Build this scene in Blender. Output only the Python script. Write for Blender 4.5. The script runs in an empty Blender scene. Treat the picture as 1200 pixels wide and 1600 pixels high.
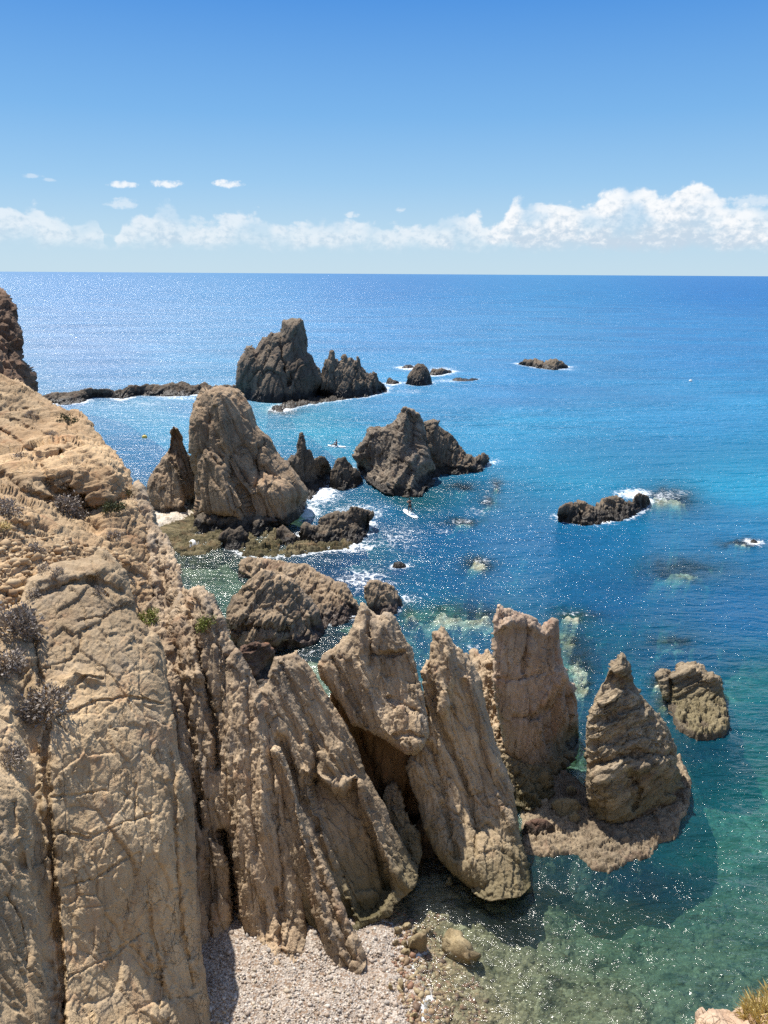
import bpy, math, random
import numpy as np
from mathutils import Vector, Matrix

random.seed(7)
RNG = np.random.default_rng(11)
scene = bpy.context.scene
COL = scene.collection

# ------------------------------------------------------------------ viewpoint
H = 25.0                 # eye height above the sea (m)
K = H / 22.0             # the distances below were estimated for 22 m
FPX = 1200.0             # focal length in photo pixels (photo 1200 x 1600)
PITCH = math.atan(372.5 / 1200.0)
ROLL = math.atan(0.00583 / math.cos(PITCH))
CAM = np.array([0.0, 0.0, H])
FW = np.array([0.0, math.cos(PITCH), -math.sin(PITCH)])
_R0 = np.array([1.0, 0.0, 0.0]); _U0 = np.array([0.0, math.sin(PITCH), math.cos(PITCH)])
RT = _R0 * math.cos(ROLL) + _U0 * math.sin(ROLL)
UP = _U0 * math.cos(ROLL) - _R0 * math.sin(ROLL)


def ray(x, y):
    x = np.asarray(x, float); y = np.asarray(y, float)
    return FW + ((x - 600) / FPX)[..., None] * RT - ((y - 800) / FPX)[..., None] * UP


def s_at_z(x, y, z=0.0):
    return (z - H) / ray(x, y)[..., 2]


def pt(x, y, s):
    return CAM + ray(x, y) * np.asarray(s, float)[..., None]


def ground(x, y, z=0.0):
    return pt(x, y, s_at_z(x, y, z))


def to_px(P):
    d = P - CAM
    s = np.maximum(d @ FW, 0.05)
    return 600 + FPX * (d @ RT) / s, 800 - FPX * (d @ UP) / s


# ------------------------------------------------------------------ noise
def _h(ix, iy, iz, seed):
    h = (ix.astype(np.uint32) * np.uint32(374761393) + iy.astype(np.uint32) * np.uint32(668265263)
         + iz.astype(np.uint32) * np.uint32(2147483647) + np.uint32((seed * 974711 + 12345) & 0xffffffff))
    h = (h ^ (h >> np.uint32(13))) * np.uint32(1274126177)
    h = (h ^ (h >> np.uint32(16))) * np.uint32(2246822519)
    return h ^ (h >> np.uint32(15))


def _f(h):
    return (h & np.uint32(0xffffff)).astype(np.float64) / 16777215.0


def vnoise(p, seed=0):
    """gradient noise, about -1..1"""
    i = np.floor(p).astype(np.int64); f = p - i
    u = f * f * f * (f * (f * 6 - 15) + 10)
    out = 0
    for dx in (0, 1):
        for dy in (0, 1):
            for dz in (0, 1):
                h = _h(i[:, 0] + dx, i[:, 1] + dy, i[:, 2] + dz, seed)
                g = ((h & np.uint32(1023)).astype(float) / 511.5 - 1) * (f[:, 0] - dx) \
                    + (((h >> np.uint32(10)) & np.uint32(1023)).astype(float) / 511.5 - 1) * (f[:, 1] - dy) \
                    + (((h >> np.uint32(20)) & np.uint32(1023)).astype(float) / 511.5 - 1) * (f[:, 2] - dz)
                w = (u[:, 0] if dx else 1 - u[:, 0]) * (u[:, 1] if dy else 1 - u[:, 1]) * (u[:, 2] if dz else 1 - u[:, 2])
                out = out + g * w
    return out * 1.4


def fbm(p, octs=4, seed=0, gain=0.5):
    a, t, out = 1.0, 0.0, 0
    for o in range(octs):
        out = out + a * vnoise(p * (2.03 ** o), seed + o * 17); t += a; a *= gain
    return out / t


def ridged(p, octs=3, seed=0):
    a, t, out = 1.0, 0.0, 0
    for o in range(octs):
        out = out + a * (1 - 2 * np.abs(vnoise(p * (2.1 ** o), seed + o * 31))); t += a; a *= 0.5
    return out / t


def facets(p, seed=0):
    """angular blocks: a random tilted plane per Voronoi cell; also returns F2-F1"""
    i = np.floor(p).astype(np.int64)
    n = len(p)
    b1 = np.full(n, 9.0); b2 = np.full(n, 9.0); val = np.zeros(n)
    for dx in (-1, 0, 1):
        for dy in (-1, 0, 1):
            for dz in (-1, 0, 1):
                cx, cy, cz = i[:, 0] + dx, i[:, 1] + dy, i[:, 2] + dz
                h = _h(cx, cy, cz, seed); h2 = _h(cx, cy, cz, seed + 101)
                vx = p[:, 0] - cx - (h & np.uint32(1023)).astype(float) / 1023
                vy = p[:, 1] - cy - ((h >> np.uint32(10)) & np.uint32(1023)).astype(float) / 1023
                vz = p[:, 2] - cz - ((h >> np.uint32(20)) & np.uint32(1023)).astype(float) / 1023
                d = np.sqrt(vx * vx + vy * vy + vz * vz)
                v = (((h2 & np.uint32(255)).astype(float) / 127.5 - 1) * 0.45
                     + (((h2 >> np.uint32(8)) & np.uint32(255)).astype(float) / 127.5 - 1) * vx
                     + (((h2 >> np.uint32(16)) & np.uint32(255)).astype(float) / 127.5 - 1) * vy
                     + (((h2 >> np.uint32(24)) & np.uint32(255)).astype(float) / 127.5 - 1) * vz)
                near = d < b1
                b2 = np.where(near, b1, np.minimum(b2, d))
                val = np.where(near, v, val)
                b1 = np.where(near, d, b1)
    return val, b2 - b1


# ------------------------------------------------------------------ objects
def tag(o, label=None, cat=None, group=None, kind=None):
    if label: o['label'] = label
    if cat: o['category'] = cat
    if group: o['group'] = group
    if kind: o['kind'] = kind
    return o


def link(name, me, mat=None, parent=None):
    o = bpy.data.objects.new(name, me)
    COL.objects.link(o)
    if mat: me.materials.append(mat)
    if parent: o.parent = parent
    return o


def np_mesh(name, V, quads=None, tris=None, smooth=True):
    me = bpy.data.meshes.new(name)
    q = np.zeros((0, 4), np.int64) if quads is None else np.asarray(quads)
    t = np.zeros((0, 3), np.int64) if tris is None else np.asarray(tris)
    me.vertices.add(len(V)); me.vertices.foreach_set('co', np.asarray(V, np.float32).ravel())
    loops = np.concatenate([q.ravel(), t.ravel()]).astype(np.int32)
    me.loops.add(len(loops)); me.loops.foreach_set('vertex_index', loops)
    st = np.concatenate([np.arange(len(q)) * 4, len(q) * 4 + np.arange(len(t)) * 3]).astype(np.int32)
    me.polygons.add(len(st)); me.polygons.foreach_set('loop_start', st)
    me.update(calc_edges=True)
    me.validate()
    if smooth: me.polygons.foreach_set('use_smooth', np.ones(len(me.polygons), bool))
    return me


def vnormals(V, Q):
    n = np.cross(V[Q[:, 2]] - V[Q[:, 0]], V[Q[:, 3]] - V[Q[:, 1]])
    N = np.zeros_like(V)
    for k in range(4): np.add.at(N, Q[:, k], n)
    return N / np.maximum(np.linalg.norm(N, axis=1, keepdims=True), 1e-9)


def seg_dist(px, py, line):
    """distance in px from points to an open polyline"""
    L = np.asarray(line, float)
    best = np.full(px.shape, 1e9)
    for (x0, y0), (x1, y1) in zip(L[:-1], L[1:]):
        dx, dy = x1 - x0, y1 - y0
        l2 = dx * dx + dy * dy + 1e-9
        t = np.clip(((px - x0) * dx + (py - y0) * dy) / l2, 0, 1)
        best = np.minimum(best, np.hypot(px - x0 - t * dx, py - y0 - t * dy))
    return best


def inside(px, py, poly):
    P = np.asarray(poly, float)
    r = np.zeros(px.shape, bool)
    x0, y0 = P[-1]
    for x1, y1 in P:
        c = ((y1 > py) != (y0 > py)) & (px < (x0 - x1) * (py - y1) / (y0 - y1 + 1e-12) + x1)
        r ^= c
        x0, y0 = x1, y1
    return r


def densify(line, step, jit, seed):
    L = np.asarray(line, float)
    out = []
    for a, b in zip(L[:-1], L[1:]):
        n = max(1, int(np.hypot(*(b - a)) / step))
        for k in range(n): out.append(a + (b - a) * k / n)
    out.append(L[-1])
    out = np.array(out)
    if jit:
        q = np.c_[out / 9.0, np.full(len(out), seed * 3.7)]
        j = np.c_[fbm(q, 3, seed), fbm(q, 3, seed + 50)] * jit
        j[0] = 0; j[-1] = 0
        out = out + j
    return out


class TPS:
    def __init__(self, xy, v, lam=1e-3):
        self.c = np.asarray(xy, float) / 100.0
        n = len(v)
        A = np.zeros((n + 3, n + 3))
        A[:n, :n] = self._k(self.c, self.c) + lam * np.eye(n)
        A[:n, n] = 1; A[:n, n + 1:] = self.c
        A[n:, :n] = A[:n, n:].T
        self.w = np.linalg.lstsq(A, np.r_[v, 0, 0, 0], rcond=None)[0]

    def _k(self, a, b):
        r = np.hypot(a[:, None, 0] - b[None, :, 0], a[:, None, 1] - b[None, :, 1])
        return np.where(r > 1e-9, r * r * np.log(np.maximum(r, 1e-9)), 0)

    def __call__(self, x, y):
        p = np.c_[x, y] / 100.0
        out = np.empty(len(p))
        for a in range(0, len(p), 40000):
            q = p[a:a + 40000]
            out[a:a + 40000] = self._k(q, self.c) @ self.w[:-3] + self.w[-3] + q @ self.w[-2:]
        return out


SURF = {}       # front surfaces, for standing shrubs and stones on the rock
WATERLINES = []  # (world polyline, foam strength, foam width)


def rough(P, N, amp, L, bed, bedamp, seed, scale_fine=1.0, block=1.0):
    """weathered, angular displacement along the normal"""
    b = np.asarray(bed, float); b /= np.linalg.norm(b)
    w = np.c_[fbm(P / L, 2, seed + 3), fbm(P / L, 2, seed + 4), fbm(P / L, 2, seed + 5)] * 0.2 * L
    Q = P + w
    # stretch along the bedding: cells are long where the beds run
    al = Q @ b
    S = Q - 0.86 * al[:, None] * b
    f1, e1 = facets(S / L, seed)
    f2, e2 = facets(S / (L * 0.40) + 7.7, seed + 9)
    f3, e3 = facets((Q - 0.6 * al[:, None] * b) / (L * 0.16) + 3.1, seed + 19)
    f4, e4 = facets((Q - 0.5 * al[:, None] * b) / (L * 0.075) + 9.4, seed + 29)
    patch = np.clip(0.55 + 0.9 * fbm(P / (L * 0.9), 2, seed + 44), 0.1, 1.3)
    crack = -np.exp(-(e1 / 0.05) ** 2) * 0.30 - np.exp(-(e2 / 0.08) ** 2) * 0.14
    # beds: stepped sheets, each with a sharp edge
    c1 = np.cross(b, [0.25, 0.9, 0.1]); c1 /= np.linalg.norm(c1)
    bed_d = 0
    for k, (wl, a) in enumerate(((0.62, 0.55), (0.25, 0.30), (0.10, 0.13))):
        q = (P @ c1) / (L * wl) + 0.8 * fbm(S / (L * 1.6 * wl + 0.5 * L), 3, seed + 80 + k)
        i = np.floor(q); fr = q - i
        r = _f(_h(i.astype(np.int64), i.astype(np.int64) * 0 + k, i.astype(np.int64) * 0, seed + 7))
        seg = vnoise(np.c_[i * 3.7, al / (L * 1.8), i * 0.9], seed + 90 + k)
        bed_d = bed_d + a * ((r - 0.5) * 0.9 + (0.5 - fr) * 0.8 + 0.7 * seg)
    d = block * (0.80 * f1 + 0.42 * f2 + (0.24 * f3 + 0.11 * f4) * patch + crack) + bedamp * 0.70 * bed_d \
        + 0.30 * fbm(P / (L * 1.6), 3, seed + 60) + scale_fine * 0.05 * ridged(P / (L * 0.13), 3, seed + 70)
    return amp * d


def lump(name, sil, base, mat, ctrl=None, lean=0.3, bulge=None, thick=None, D=None, step=1.6, amp=None, L=None,
         bed=(0.15, 0.2, 1.0), bedamp=0.8, feats=(), seed=1, jit=2.3, z0=0.0, ext=None, foam=0.0, parent=None, fine=1.0,
         rim=0.5, zones=(), block=1.0):
    """a closed rock: an outline set at its real distance, swelling towards and away from the viewer"""
    sil_d = densify(sil, 3.0, jit, seed)
    base_in = [sil[-1]] + list(base) + [sil[0]] if len(base) else [sil[-1], sil[0]]
    base_d = densify(base_in, 3.0, 0, seed)
    xs = np.array([p[0] for p in sil]); ys = np.array([p[1] for p in sil])
    if ctrl is None:
        sb = s_at_z(base_d[:, 0], base_d[:, 1], z0)
        B = pt(base_d[:, 0], base_d[:, 1], sb)
        A = np.c_[np.ones(len(B)), B[:, 0]]
        co = np.linalg.lstsq(A, B[:, 1], rcond=None)[0]
        co[1] = np.clip(co[1], -0.7, 0.7); co[0] = np.mean(B[:, 1] - co[1] * B[:, 0])
        sd = sil_d[::max(1, len(sil_d) // 34)]
        r = ray(sd[:, 0], sd[:, 1])
        # Y = c0 + c1 X + lean (Z - z0)
        ss = (co[0] + lean * (H - z0)) / (r[:, 1] - co[1] * r[:, 0] - lean * r[:, 2])
        bs = base_d[::max(1, len(base_d) // 20)]
        cxy = np.r_[sd, bs]; cv = np.r_[1 / ss, 1 / s_at_z(bs[:, 0], bs[:, 1], z0)]
        f = TPS(cxy, cv, 2e-2)
        if foam: WATERLINES.append((B[:, :2], foam, None))
    else:
        c = np.array(ctrl, float)
        f = TPS(c[:, :2], 1 / (c[:, 2] * K), 1e-3)
    s_mean = 1 / np.mean(f(xs, ys))
    wm = max((xs.max() - xs.min()), 8) * s_mean / FPX
    bulge = 0.16 * wm if bulge is None else bulge
    thick = 0.38 * wm if thick is None else thick
    D = 0.34 * wm if D is None else D
    amp = 0.05 * wm if amp is None else amp
    L = 0.22 * wm if L is None else L
    ext = (0.7 if ctrl is None else 0.0) if ext is None else ext
    # lower edge runs on below the water / ground
    be = base_d.copy(); be[:, 1] += ext * FPX / s_mean
    poly = np.r_[sil_d, be]
    g = step
    x0, y0 = poly.min(0) - g; x1, y1 = poly.max(0) + g
    nx, ny = int((x1 - x0) / g) + 2, int((y1 - y0) / g) + 2
    gx, gy = np.meshgrid(x0 + g * np.arange(nx), y0 + g * np.arange(ny))
    gx, gy = gx.ravel(), gy.ravel()
    ins = inside(gx, gy, poly)
    idx = np.arange(nx * ny).reshape(ny, nx)
    q = np.stack([idx[1:, :-1], idx[1:, 1:], idx[:-1, 1:], idx[:-1, :-1]], -1).reshape(-1, 4)
    cnt = ins[q].sum(1)
    q = q[cnt >= 3]
    used = np.unique(q)
    mp = np.full(nx * ny, -1); mp[used] = np.arange(len(used)); q = mp[q]
    px, py = gx[used].copy(), gy[used].copy()
    # boundary vertices
    e = np.concatenate([q[:, [k, (k + 1) % 4]] for k in range(4)])
    key = e[:, 0] * 10000000 + e[:, 1]; rev = e[:, 1] * 10000000 + e[:, 0]
    be_ = e[~np.isin(key, rev)]
    bv = np.unique(be_)
    # snap boundary to outline
    PL = np.r_[poly, poly[:1]]
    fine_poly = densify(PL, 0.7, 0, 0)
    for a in range(0, len(bv), 2000):
        b = bv[a:a + 2000]
        dd = (px[b][:, None] - fine_poly[None, :, 0]) ** 2 + (py[b][:, None] - fine_poly[None, :, 1]) ** 2
        k = dd.argmin(1)
        px[b] = fine_poly[k, 0]; py[b] = fine_poly[k, 1]
    dpx = seg_dist(px, py, sil_d)
    s = 1 / f(px, py)
    dm = dpx * s / FPX
    t = np.clip(dm / D, 0, 1)
    prof = np.sqrt(np.maximum(1 - (1 - t) ** 2, 0))
    sf = s - bulge * prof
    for ft in feats:
        if ft[0] == 'g':                      # groove: line, width px, depth m
            d = seg_dist(px, py, densify(ft[1], 6.0, 5.0, seed + len(ft[1])) if len(ft[1]) > 2 else ft[1]) * (1 + 0.5 * fbm(np.c_[px / 25, py / 25, px * 0], 2, seed)); sf = sf + ft[3] * np.exp(-(d / ft[2]) ** 2) * np.minimum(1, t * 6)
        elif ft[0] == 'r':                    # rib
            d = seg_dist(px, py, densify(ft[1], 6.0, 5.0, seed + 3)); sf = sf - ft[3] * np.exp(-(d / ft[2]) ** 2) * np.minimum(1, t * 4)
        elif ft[0] == 'b':                    # swelling: x, y, rx, ry, height
            u = ((px - ft[1]) / ft[3]) ** 2 + ((py - ft[2]) / ft[4]) ** 2
            sf = sf - ft[5] * np.exp(-u) * np.minimum(1, t * 3)
        elif ft[0] == 'p':                    # step: inside a polygon the face is set back
            ii = inside(px, py, ft[1])
            d = seg_dist(px, py, list(ft[1]) + [ft[1][0]])
            k = np.clip(0.5 + np.where(ii, d, -d) / (2 * ft[2]), 0, 1)
            sf = sf + ft[3] * k * k * (3 - 2 * k)
    tb = np.clip(dm / (D * 1.2), 0, 1)
    sback = s + thick * np.sqrt(np.maximum(1 - (1 - tb) ** 2, 0)) + 0.02
    Fp = pt(px, py, sf); Bp = pt(px, py, sback)
    n = len(px)
    isb = np.zeros(n, bool); isb[bv] = True
    share = isb & (dpx < g * 0.8)
    bmap = np.where(share, np.arange(n), 0)
    nb = np.where(~share)[0]
    bmap[nb] = n + np.arange(len(nb))
    V = np.r_[Fp, Bp[nb]]
    qb = bmap[q][:, ::-1]
    a, b = be_[:, 0], be_[:, 1]
    rimq = np.stack([b, a, bmap[a], bmap[b]], -1)
    both = share[a] & share[b]
    one = (share[a] ^ share[b]) & ~both
    tri = []
    for (i0, i1, s0) in zip(a[one], b[one], share[a[one]]):
        tri.append((i1, i0, bmap[i1]) if s0 else (i1, i0, bmap[i0]))
    Q = np.r_[q, qb, rimq[~both & ~one]]
    T = np.array(tri, np.int64).reshape(-1, 3)
    N = vnormals(V, np.r_[q, qb])
    ampv = np.full(len(V), amp)
    if zones:
        vx = np.r_[px, px[nb]]; vy = np.r_[py, py[nb]]
        for (zx, zy, rx, ry, mul) in zones:
            u = np.exp(-((vx - zx) / rx) ** 2 - ((vy - zy) / ry) ** 2)
            ampv = ampv * (1 + (mul - 1) * u)
    damp = np.ones(len(V))
    damp[:n] = rim + (1 - rim) * np.clip(dpx / 9.0, 0, 1)
    V = V + N * (rough(V, N, 1.0, L, bed, bedamp, seed, fine, block) * ampv * damp)[:, None]
    me = np_mesh(name, V, Q, T, smooth=False)
    o = link(name, me, mat, parent)
    SURF.setdefault(name, []).append((px, py, V[:n], N[:n]))
    return o


def shelf(name, poly, mat, z=0.1, amp=0.15, step=1.6, D=0.6, L=0.8, seed=1, foam=0.0, jit=3.0, deep=1.2):
    """a low table of rock: its plan lies on the water, its edges drop below"""
    P = np.asarray(list(poly) + [poly[0]], float)
    P = densify(P, 3.0, jit, seed)
    g = step
    W = ground(P[:, 0], P[:, 1])
    skirt = min(1.0, 2.0 * D)
    sp = skirt * FPX / float(s_at_z(P[:, 0].mean(), P[:, 1].mean())) + 2 * g
    x0, y0 = P.min(0) - g - sp; x1, y1 = P.max(0) + g + sp
    nx, ny = int((x1 - x0) / g) + 2, int((y1 - y0) / g) + 2
    gx, gy = np.meshgrid(x0 + g * np.arange(nx), y0 + g * np.arange(ny))
    gx, gy = gx.ravel(), gy.ravel()
    G = ground(gx, gy)
    d = seg_dist(G[:, 0], G[:, 1], W[::2, :2])
    ins = inside(gx, gy, P)
    keep = ins | (d < skirt)
    idx = np.arange(nx * ny).reshape(ny, nx)
    q = np.stack([idx[1:, :-1], idx[1:, 1:], idx[:-1, 1:], idx[:-1, :-1]], -1).reshape(-1, 4)
    q = q[keep[q].sum(1) >= 3]
    used = np.unique(q); mp = np.full(nx * ny, -1); mp[used] = np.arange(len(used)); q = mp[q]
    px, py = gx[used], gy[used]
    G = G[used]; d = d[used]; ins = ins[used]
    up = np.zeros_like(G); up[:, 2] = 1
    t = np.clip(d / D, 0, 1)
    hgt = np.where(ins, -0.25 + (z + 0.25) * np.sqrt(1 - (1 - t) ** 2), -0.25 - (deep - 0.1) * (d / skirt) ** 1.3)
    V = G.copy()
    V[:, 2] = hgt + amp * 1.3 * (rough(G, up, 1.0, L, (0.15, 0.1, 1.0), 0.15, seed) + 0.5 * fbm(G / (L * 1.5), 3, seed + 5) + 0.35 * ridged(G / (L * 0.35), 3, seed + 6))
    e = np.concatenate([q[:, [k, (k + 1) % 4]] for k in range(4)])
    key = e[:, 0] * 10000000 + e[:, 1]; rev = e[:, 1] * 10000000 + e[:, 0]
    be_ = e[~np.isin(key, rev)]
    n = len(V)
    Bk = V.copy(); Bk[:, 2] = np.minimum(V[:, 2] - 0.2, -deep - 0.3)
    rq = np.stack([be_[:, 1], be_[:, 0], be_[:, 0] + n, be_[:, 1] + n], -1)
    me = np_mesh(name, np.r_[V, Bk], np.r_[q, (q + n)[:, ::-1], rq], smooth=False)
    o = link(name, me, mat)
    SURF.setdefault(name, []).append((px, py, V, up))
    if foam: WATERLINES.append((W[:, :2], foam, None))
    return o


# ------------------------------------------------------------------ node helper
class NT:
    def __init__(self, tree):
        self.t = tree; self.n = tree.nodes; self.l = tree.links

    def new(self, kind, **kw):
        nd = self.n.new(kind)
        for k, v in kw.items(): setattr(nd, k, v)
        return nd

    def put(self, sock, v):
        if isinstance(v, bpy.types.NodeSocket): self.l.new(v, sock)
        elif v is not None:
            if isinstance(v, (tuple, list)) and len(v) == 3 and len(sock.default_value) == 4: v = (*v, 1)
            sock.default_value = v

    def math(self, op, a, b=None, c=None, clamp=False):
        nd = self.new('ShaderNodeMath', operation=op); nd.use_clamp = clamp
        for i, v in enumerate((a, b, c)):
            if v is not None: self.put(nd.inputs[i], v)
        return nd.outputs[0]

    def vmath(self, op, a, b=None):
        nd = self.new('ShaderNodeVectorMath', operation=op)
        self.put(nd.inputs[0], a)
        if b is not None: self.put(nd.inputs[1], b)
        return nd.outputs[0]

    def mix(self, f, a, b, blend='MIX'):
        nd = self.new('ShaderNodeMix', data_type='RGBA', blend_type=blend)
        self.put(nd.inputs[0], f); self.put(nd.inputs[6], a); self.put(nd.inputs[7], b)
        return nd.outputs[2]

    def noise(self, vec, scale, detail=4, rough=0.55, dist=0.0):
        nd = self.new('ShaderNodeTexNoise')
        self.put(nd.inputs['Vector'], vec); nd.inputs['Scale'].default_value = scale
        nd.inputs['Detail'].default_value = detail; nd.inputs['Roughness'].default_value = rough
        nd.inputs['Distortion'].default_value = dist
        return nd.outputs[0]

    def voro(self, vec, scale, feature='F1', out='Distance', rand=1.0):
        nd = self.new('ShaderNodeTexVoronoi', feature=feature)
        self.put(nd.inputs['Vector'], vec); nd.inputs['Scale'].default_value = scale
        nd.inputs['Randomness'].default_value = rand
        return nd.outputs[out]

    def step(self, v, lo, hi, a=0.0, b=1.0):
        nd = self.new('ShaderNodeMapRange', interpolation_type='SMOOTHSTEP')
        self.put(nd.inputs[0], v); self.put(nd.inputs[1], lo); self.put(nd.inputs[2], hi)
        self.put(nd.inputs[3], a); self.put(nd.inputs[4], b)
        return nd.outputs[0]

    def mapping(self, vec, scale=(1, 1, 1), rot=(0, 0, 0)):
        nd = self.new('ShaderNodeMapping'); self.put(nd.inputs['Vector'], vec)
        nd.inputs['Scale'].default_value = scale; nd.inputs['Rotation'].default_value = rot
        return nd.outputs[0]

    def bump(self, h, dist, strength=1.0, normal=None):
        nd = self.new('ShaderNodeBump'); nd.inputs['Strength'].default_value = strength
        nd.inputs['Distance'].default_value = dist; self.put(nd.inputs['Height'], h)
        if normal is not None: self.put(nd.inputs['Normal'], normal)
        return nd.outputs[0]

    def attr(self, name, out='Fac'):
        nd = self.new('ShaderNodeAttribute', attribute_name=name)
        return nd.outputs[out]


def new_mat(name):
    m = bpy.data.materials.new(name); m.use_nodes = True
    m.node_tree.nodes.clear()
    return m, NT(m.node_tree)


def finish(nt, col, rough=0.9, normal=None, spec=0.25, sub=None):
    b = nt.new('ShaderNodeBsdfPrincipled'); o = nt.new('ShaderNodeOutputMaterial')
    nt.put(b.inputs['Base Color'], col); nt.put(b.inputs['Roughness'], rough)
    b.inputs['Specular IOR Level'].default_value = spec
    if normal is not None: nt.put(b.inputs['Normal'], normal)
    nt.l.new(b.outputs[0], o.inputs[0])
    return b


def srgb(r, g, b):
    return tuple(((c / 255) / 12.92 if c / 255 < 0.04045 else ((c / 255 + 0.055) / 1.055) ** 2.4) for c in (r, g, b))


def rock_mat(name, light, mid, dark, red=(0.34, 0.15, 0.07), redk=0.3, unit=1.0, tide=0.5, tide_col=(0.035, 0.028, 0.02),
             strat=(0, 0, 1), strk=0.5, bump=1.0, top=None, olive=None, cracks=0.5, grey=0.0):
    """weathered volcanic rock; unit = size in metres of the main colour patches"""
    m, nt = new_mat(name)
    pos = nt.new('ShaderNodeNewGeometry').outputs['Position']
    u = 1.0 / unit
    b = Vector(strat).normalized()
    ang = b.to_track_quat('Z', 'Y').to_euler()
    stv = nt.new('ShaderNodeMapping', vector_type='TEXTURE')
    nt.put(stv.inputs['Vector'], pos); stv.inputs['Rotation'].default_value = ang
    sv = nt.vmath('MULTIPLY', stv.outputs[0], (1, 1, 0.12))
    n1 = nt.noise(pos, 0.45 * u, 5, 0.6, 0.4)
    n2 = nt.noise(pos, 2.3 * u, 6, 0.65, 0.3)
    n3 = nt.noise(pos, 9.0 * u, 5, 0.7)
    s1 = nt.noise(sv, 2.6 * u, 5, 0.62, 0.5)
    s2 = nt.noise(sv, 9.0 * u, 4, 0.6, 0.3)
    c = nt.mix(nt.step(n1, 0.36, 0.64), mid, light)
    c = nt.mix(nt.math('MULTIPLY', nt.step(s1, 0.47, 0.68), strk), c, dark)
    c = nt.mix(nt.math('MULTIPLY', nt.step(n2, 0.50, 0.70), 0.55), c, light)
    c = nt.mix(nt.math('MULTIPLY', nt.step(n3, 0.56, 0.70), 0.5), c, dark)
    c = nt.mix(nt.math('MULTIPLY', nt.step(s2, 0.55, 0.72), 0.45 * strk), c, dark)
    rn = nt.noise(pos, 0.8 * u, 4, 0.6, 0.8)
    rn2 = nt.noise(nt.vmath('ADD', pos, (31.0, 7.0, 3.0)), 0.55 * u, 4, 0.6, 0.8)
    c = nt.mix(nt.math('MULTIPLY', nt.step(rn, 0.53, 0.72), redk), c, red)
    if grey:
        c = nt.mix(nt.math('MULTIPLY', nt.step(rn2, 0.5, 0.68), grey), c, (0.25, 0.22, 0.185))
    wp = nt.new('ShaderNodeTexNoise'); nt.put(wp.inputs['Vector'], pos); wp.inputs['Scale'].default_value = 2.0 * u; wp.inputs['Detail'].default_value = 4
    wv = nt.vmath('ADD', stv.outputs[0], nt.vmath('MULTIPLY', nt.vmath('SUBTRACT', wp.outputs[1], (0.5, 0.5, 0.5)), (0.28 * unit,) * 3))
    vc = nt.voro(nt.vmath('MULTIPLY', wv, (1, 1, 0.5)), 1.5 * u, 'DISTANCE_TO_EDGE')
    vc2 = nt.voro(wv, 4.6 * u, 'DISTANCE_TO_EDGE')
    wv2 = nt.vmath('MULTIPLY', wv, (1, 1, 0.38))
    fa = nt.new('ShaderNodeSeparateColor'); nt.l.new(nt.voro(wv2, 2.4 * u, 'F1', 'Color'), fa.inputs[0])
    fb = nt.new('ShaderNodeSeparateColor'); nt.l.new(nt.voro(wv2, 7.0 * u, 'F1', 'Color'), fb.inputs[0])
    c = nt.mix(nt.step(fa.outputs[0], 0.55, 1.0, 0, 0.45), c, light)
    c = nt.mix(nt.step(fb.outputs[0], 0.5, 1.0, 0, 0.35), c, mid)
    c = nt.mix(nt.step(fa.outputs[1], 0.7, 1.0, 0, 0.35), c, dark)
    ck = nt.math('MAXIMUM', nt.step(vc, 0.0, 0.020, 1, 0), nt.math('MULTIPLY', nt.step(vc2, 0.0, 0.035, 1, 0), 0.6))
    ck = nt.math('MULTIPLY', ck, nt.step(nt.noise(pos, 0.9 * u, 5, 0.7), 0.50, 0.64))
    big = nt.noise(nt.vmath('ADD', pos, (3.0, 17.0, 9.0)), 0.16 * u, 4, 0.6, 0.5)
    c = nt.mix(1.0, c, nt.mix(nt.step(big, 0.36, 0.64), (0.74, 0.74, 0.74), (1.16, 1.15, 1.12)), 'MULTIPLY')
    c = nt.mix(nt.math('MULTIPLY', ck, cracks * 0.8), c, tuple(x * 0.4 for x in dark))
    z = nt.new('ShaderNodeSeparateXYZ'); nt.l.new(pos, z.inputs[0])
    zz = nt.math('ADD', z.outputs[2], nt.math('MULTIPLY', nt.math('SUBTRACT', nt.noise(pos, 0.7, 5, 0.65), 0.5), 2.2 * max(tide, 0.4)))
    ro = 0.9
    if olive:
        c = nt.mix(nt.step(zz, tide * 1.2, tide * 5.5, 0.85, 0), c, olive)
    if tide > 0:
        wet = nt.step(zz, tide * 0.75, tide * 1.25, 1, 0)
        c = nt.mix(nt.math('MULTIPLY', wet, 0.9), c, tide_col)
        ro = nt.math('SUBTRACT', 0.92, nt.math('MULTIPLY', wet, 0.5))
    if top is not None:
        tz, th, tcol = top
        c = nt.mix(nt.step(zz, tz, tz + th, 0, 0.8), c, tcol)
    hgt = nt.math('ADD', nt.math('MULTIPLY', n2, 0.40), nt.math('MULTIPLY', n3, 0.16))
    hgt = nt.math('ADD', hgt, nt.math('MULTIPLY', fa.outputs[2], 0.30))
    hgt = nt.math('ADD', hgt, nt.math('MULTIPLY', fb.outputs[2], 0.16))
    hgt = nt.math('ADD', hgt, nt.math('MULTIPLY', s1, 0.7 * strk))
    hgt = nt.math('ADD', hgt, nt.math('MULTIPLY', s2, 0.35 * strk))
    hgt = nt.math('ADD', hgt, nt.math('MULTIPLY', nt.noise(pos, 34 * u, 3, 0.6), 0.05))
    hgt = nt.math('SUBTRACT', hgt, nt.math('MULTIPLY', ck, 0.35))
    nrm = nt.bump(hgt, 0.16 * unit * bump, 0.9)
    finish(nt, c, ro, nrm, 0.2)
    return m


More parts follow.
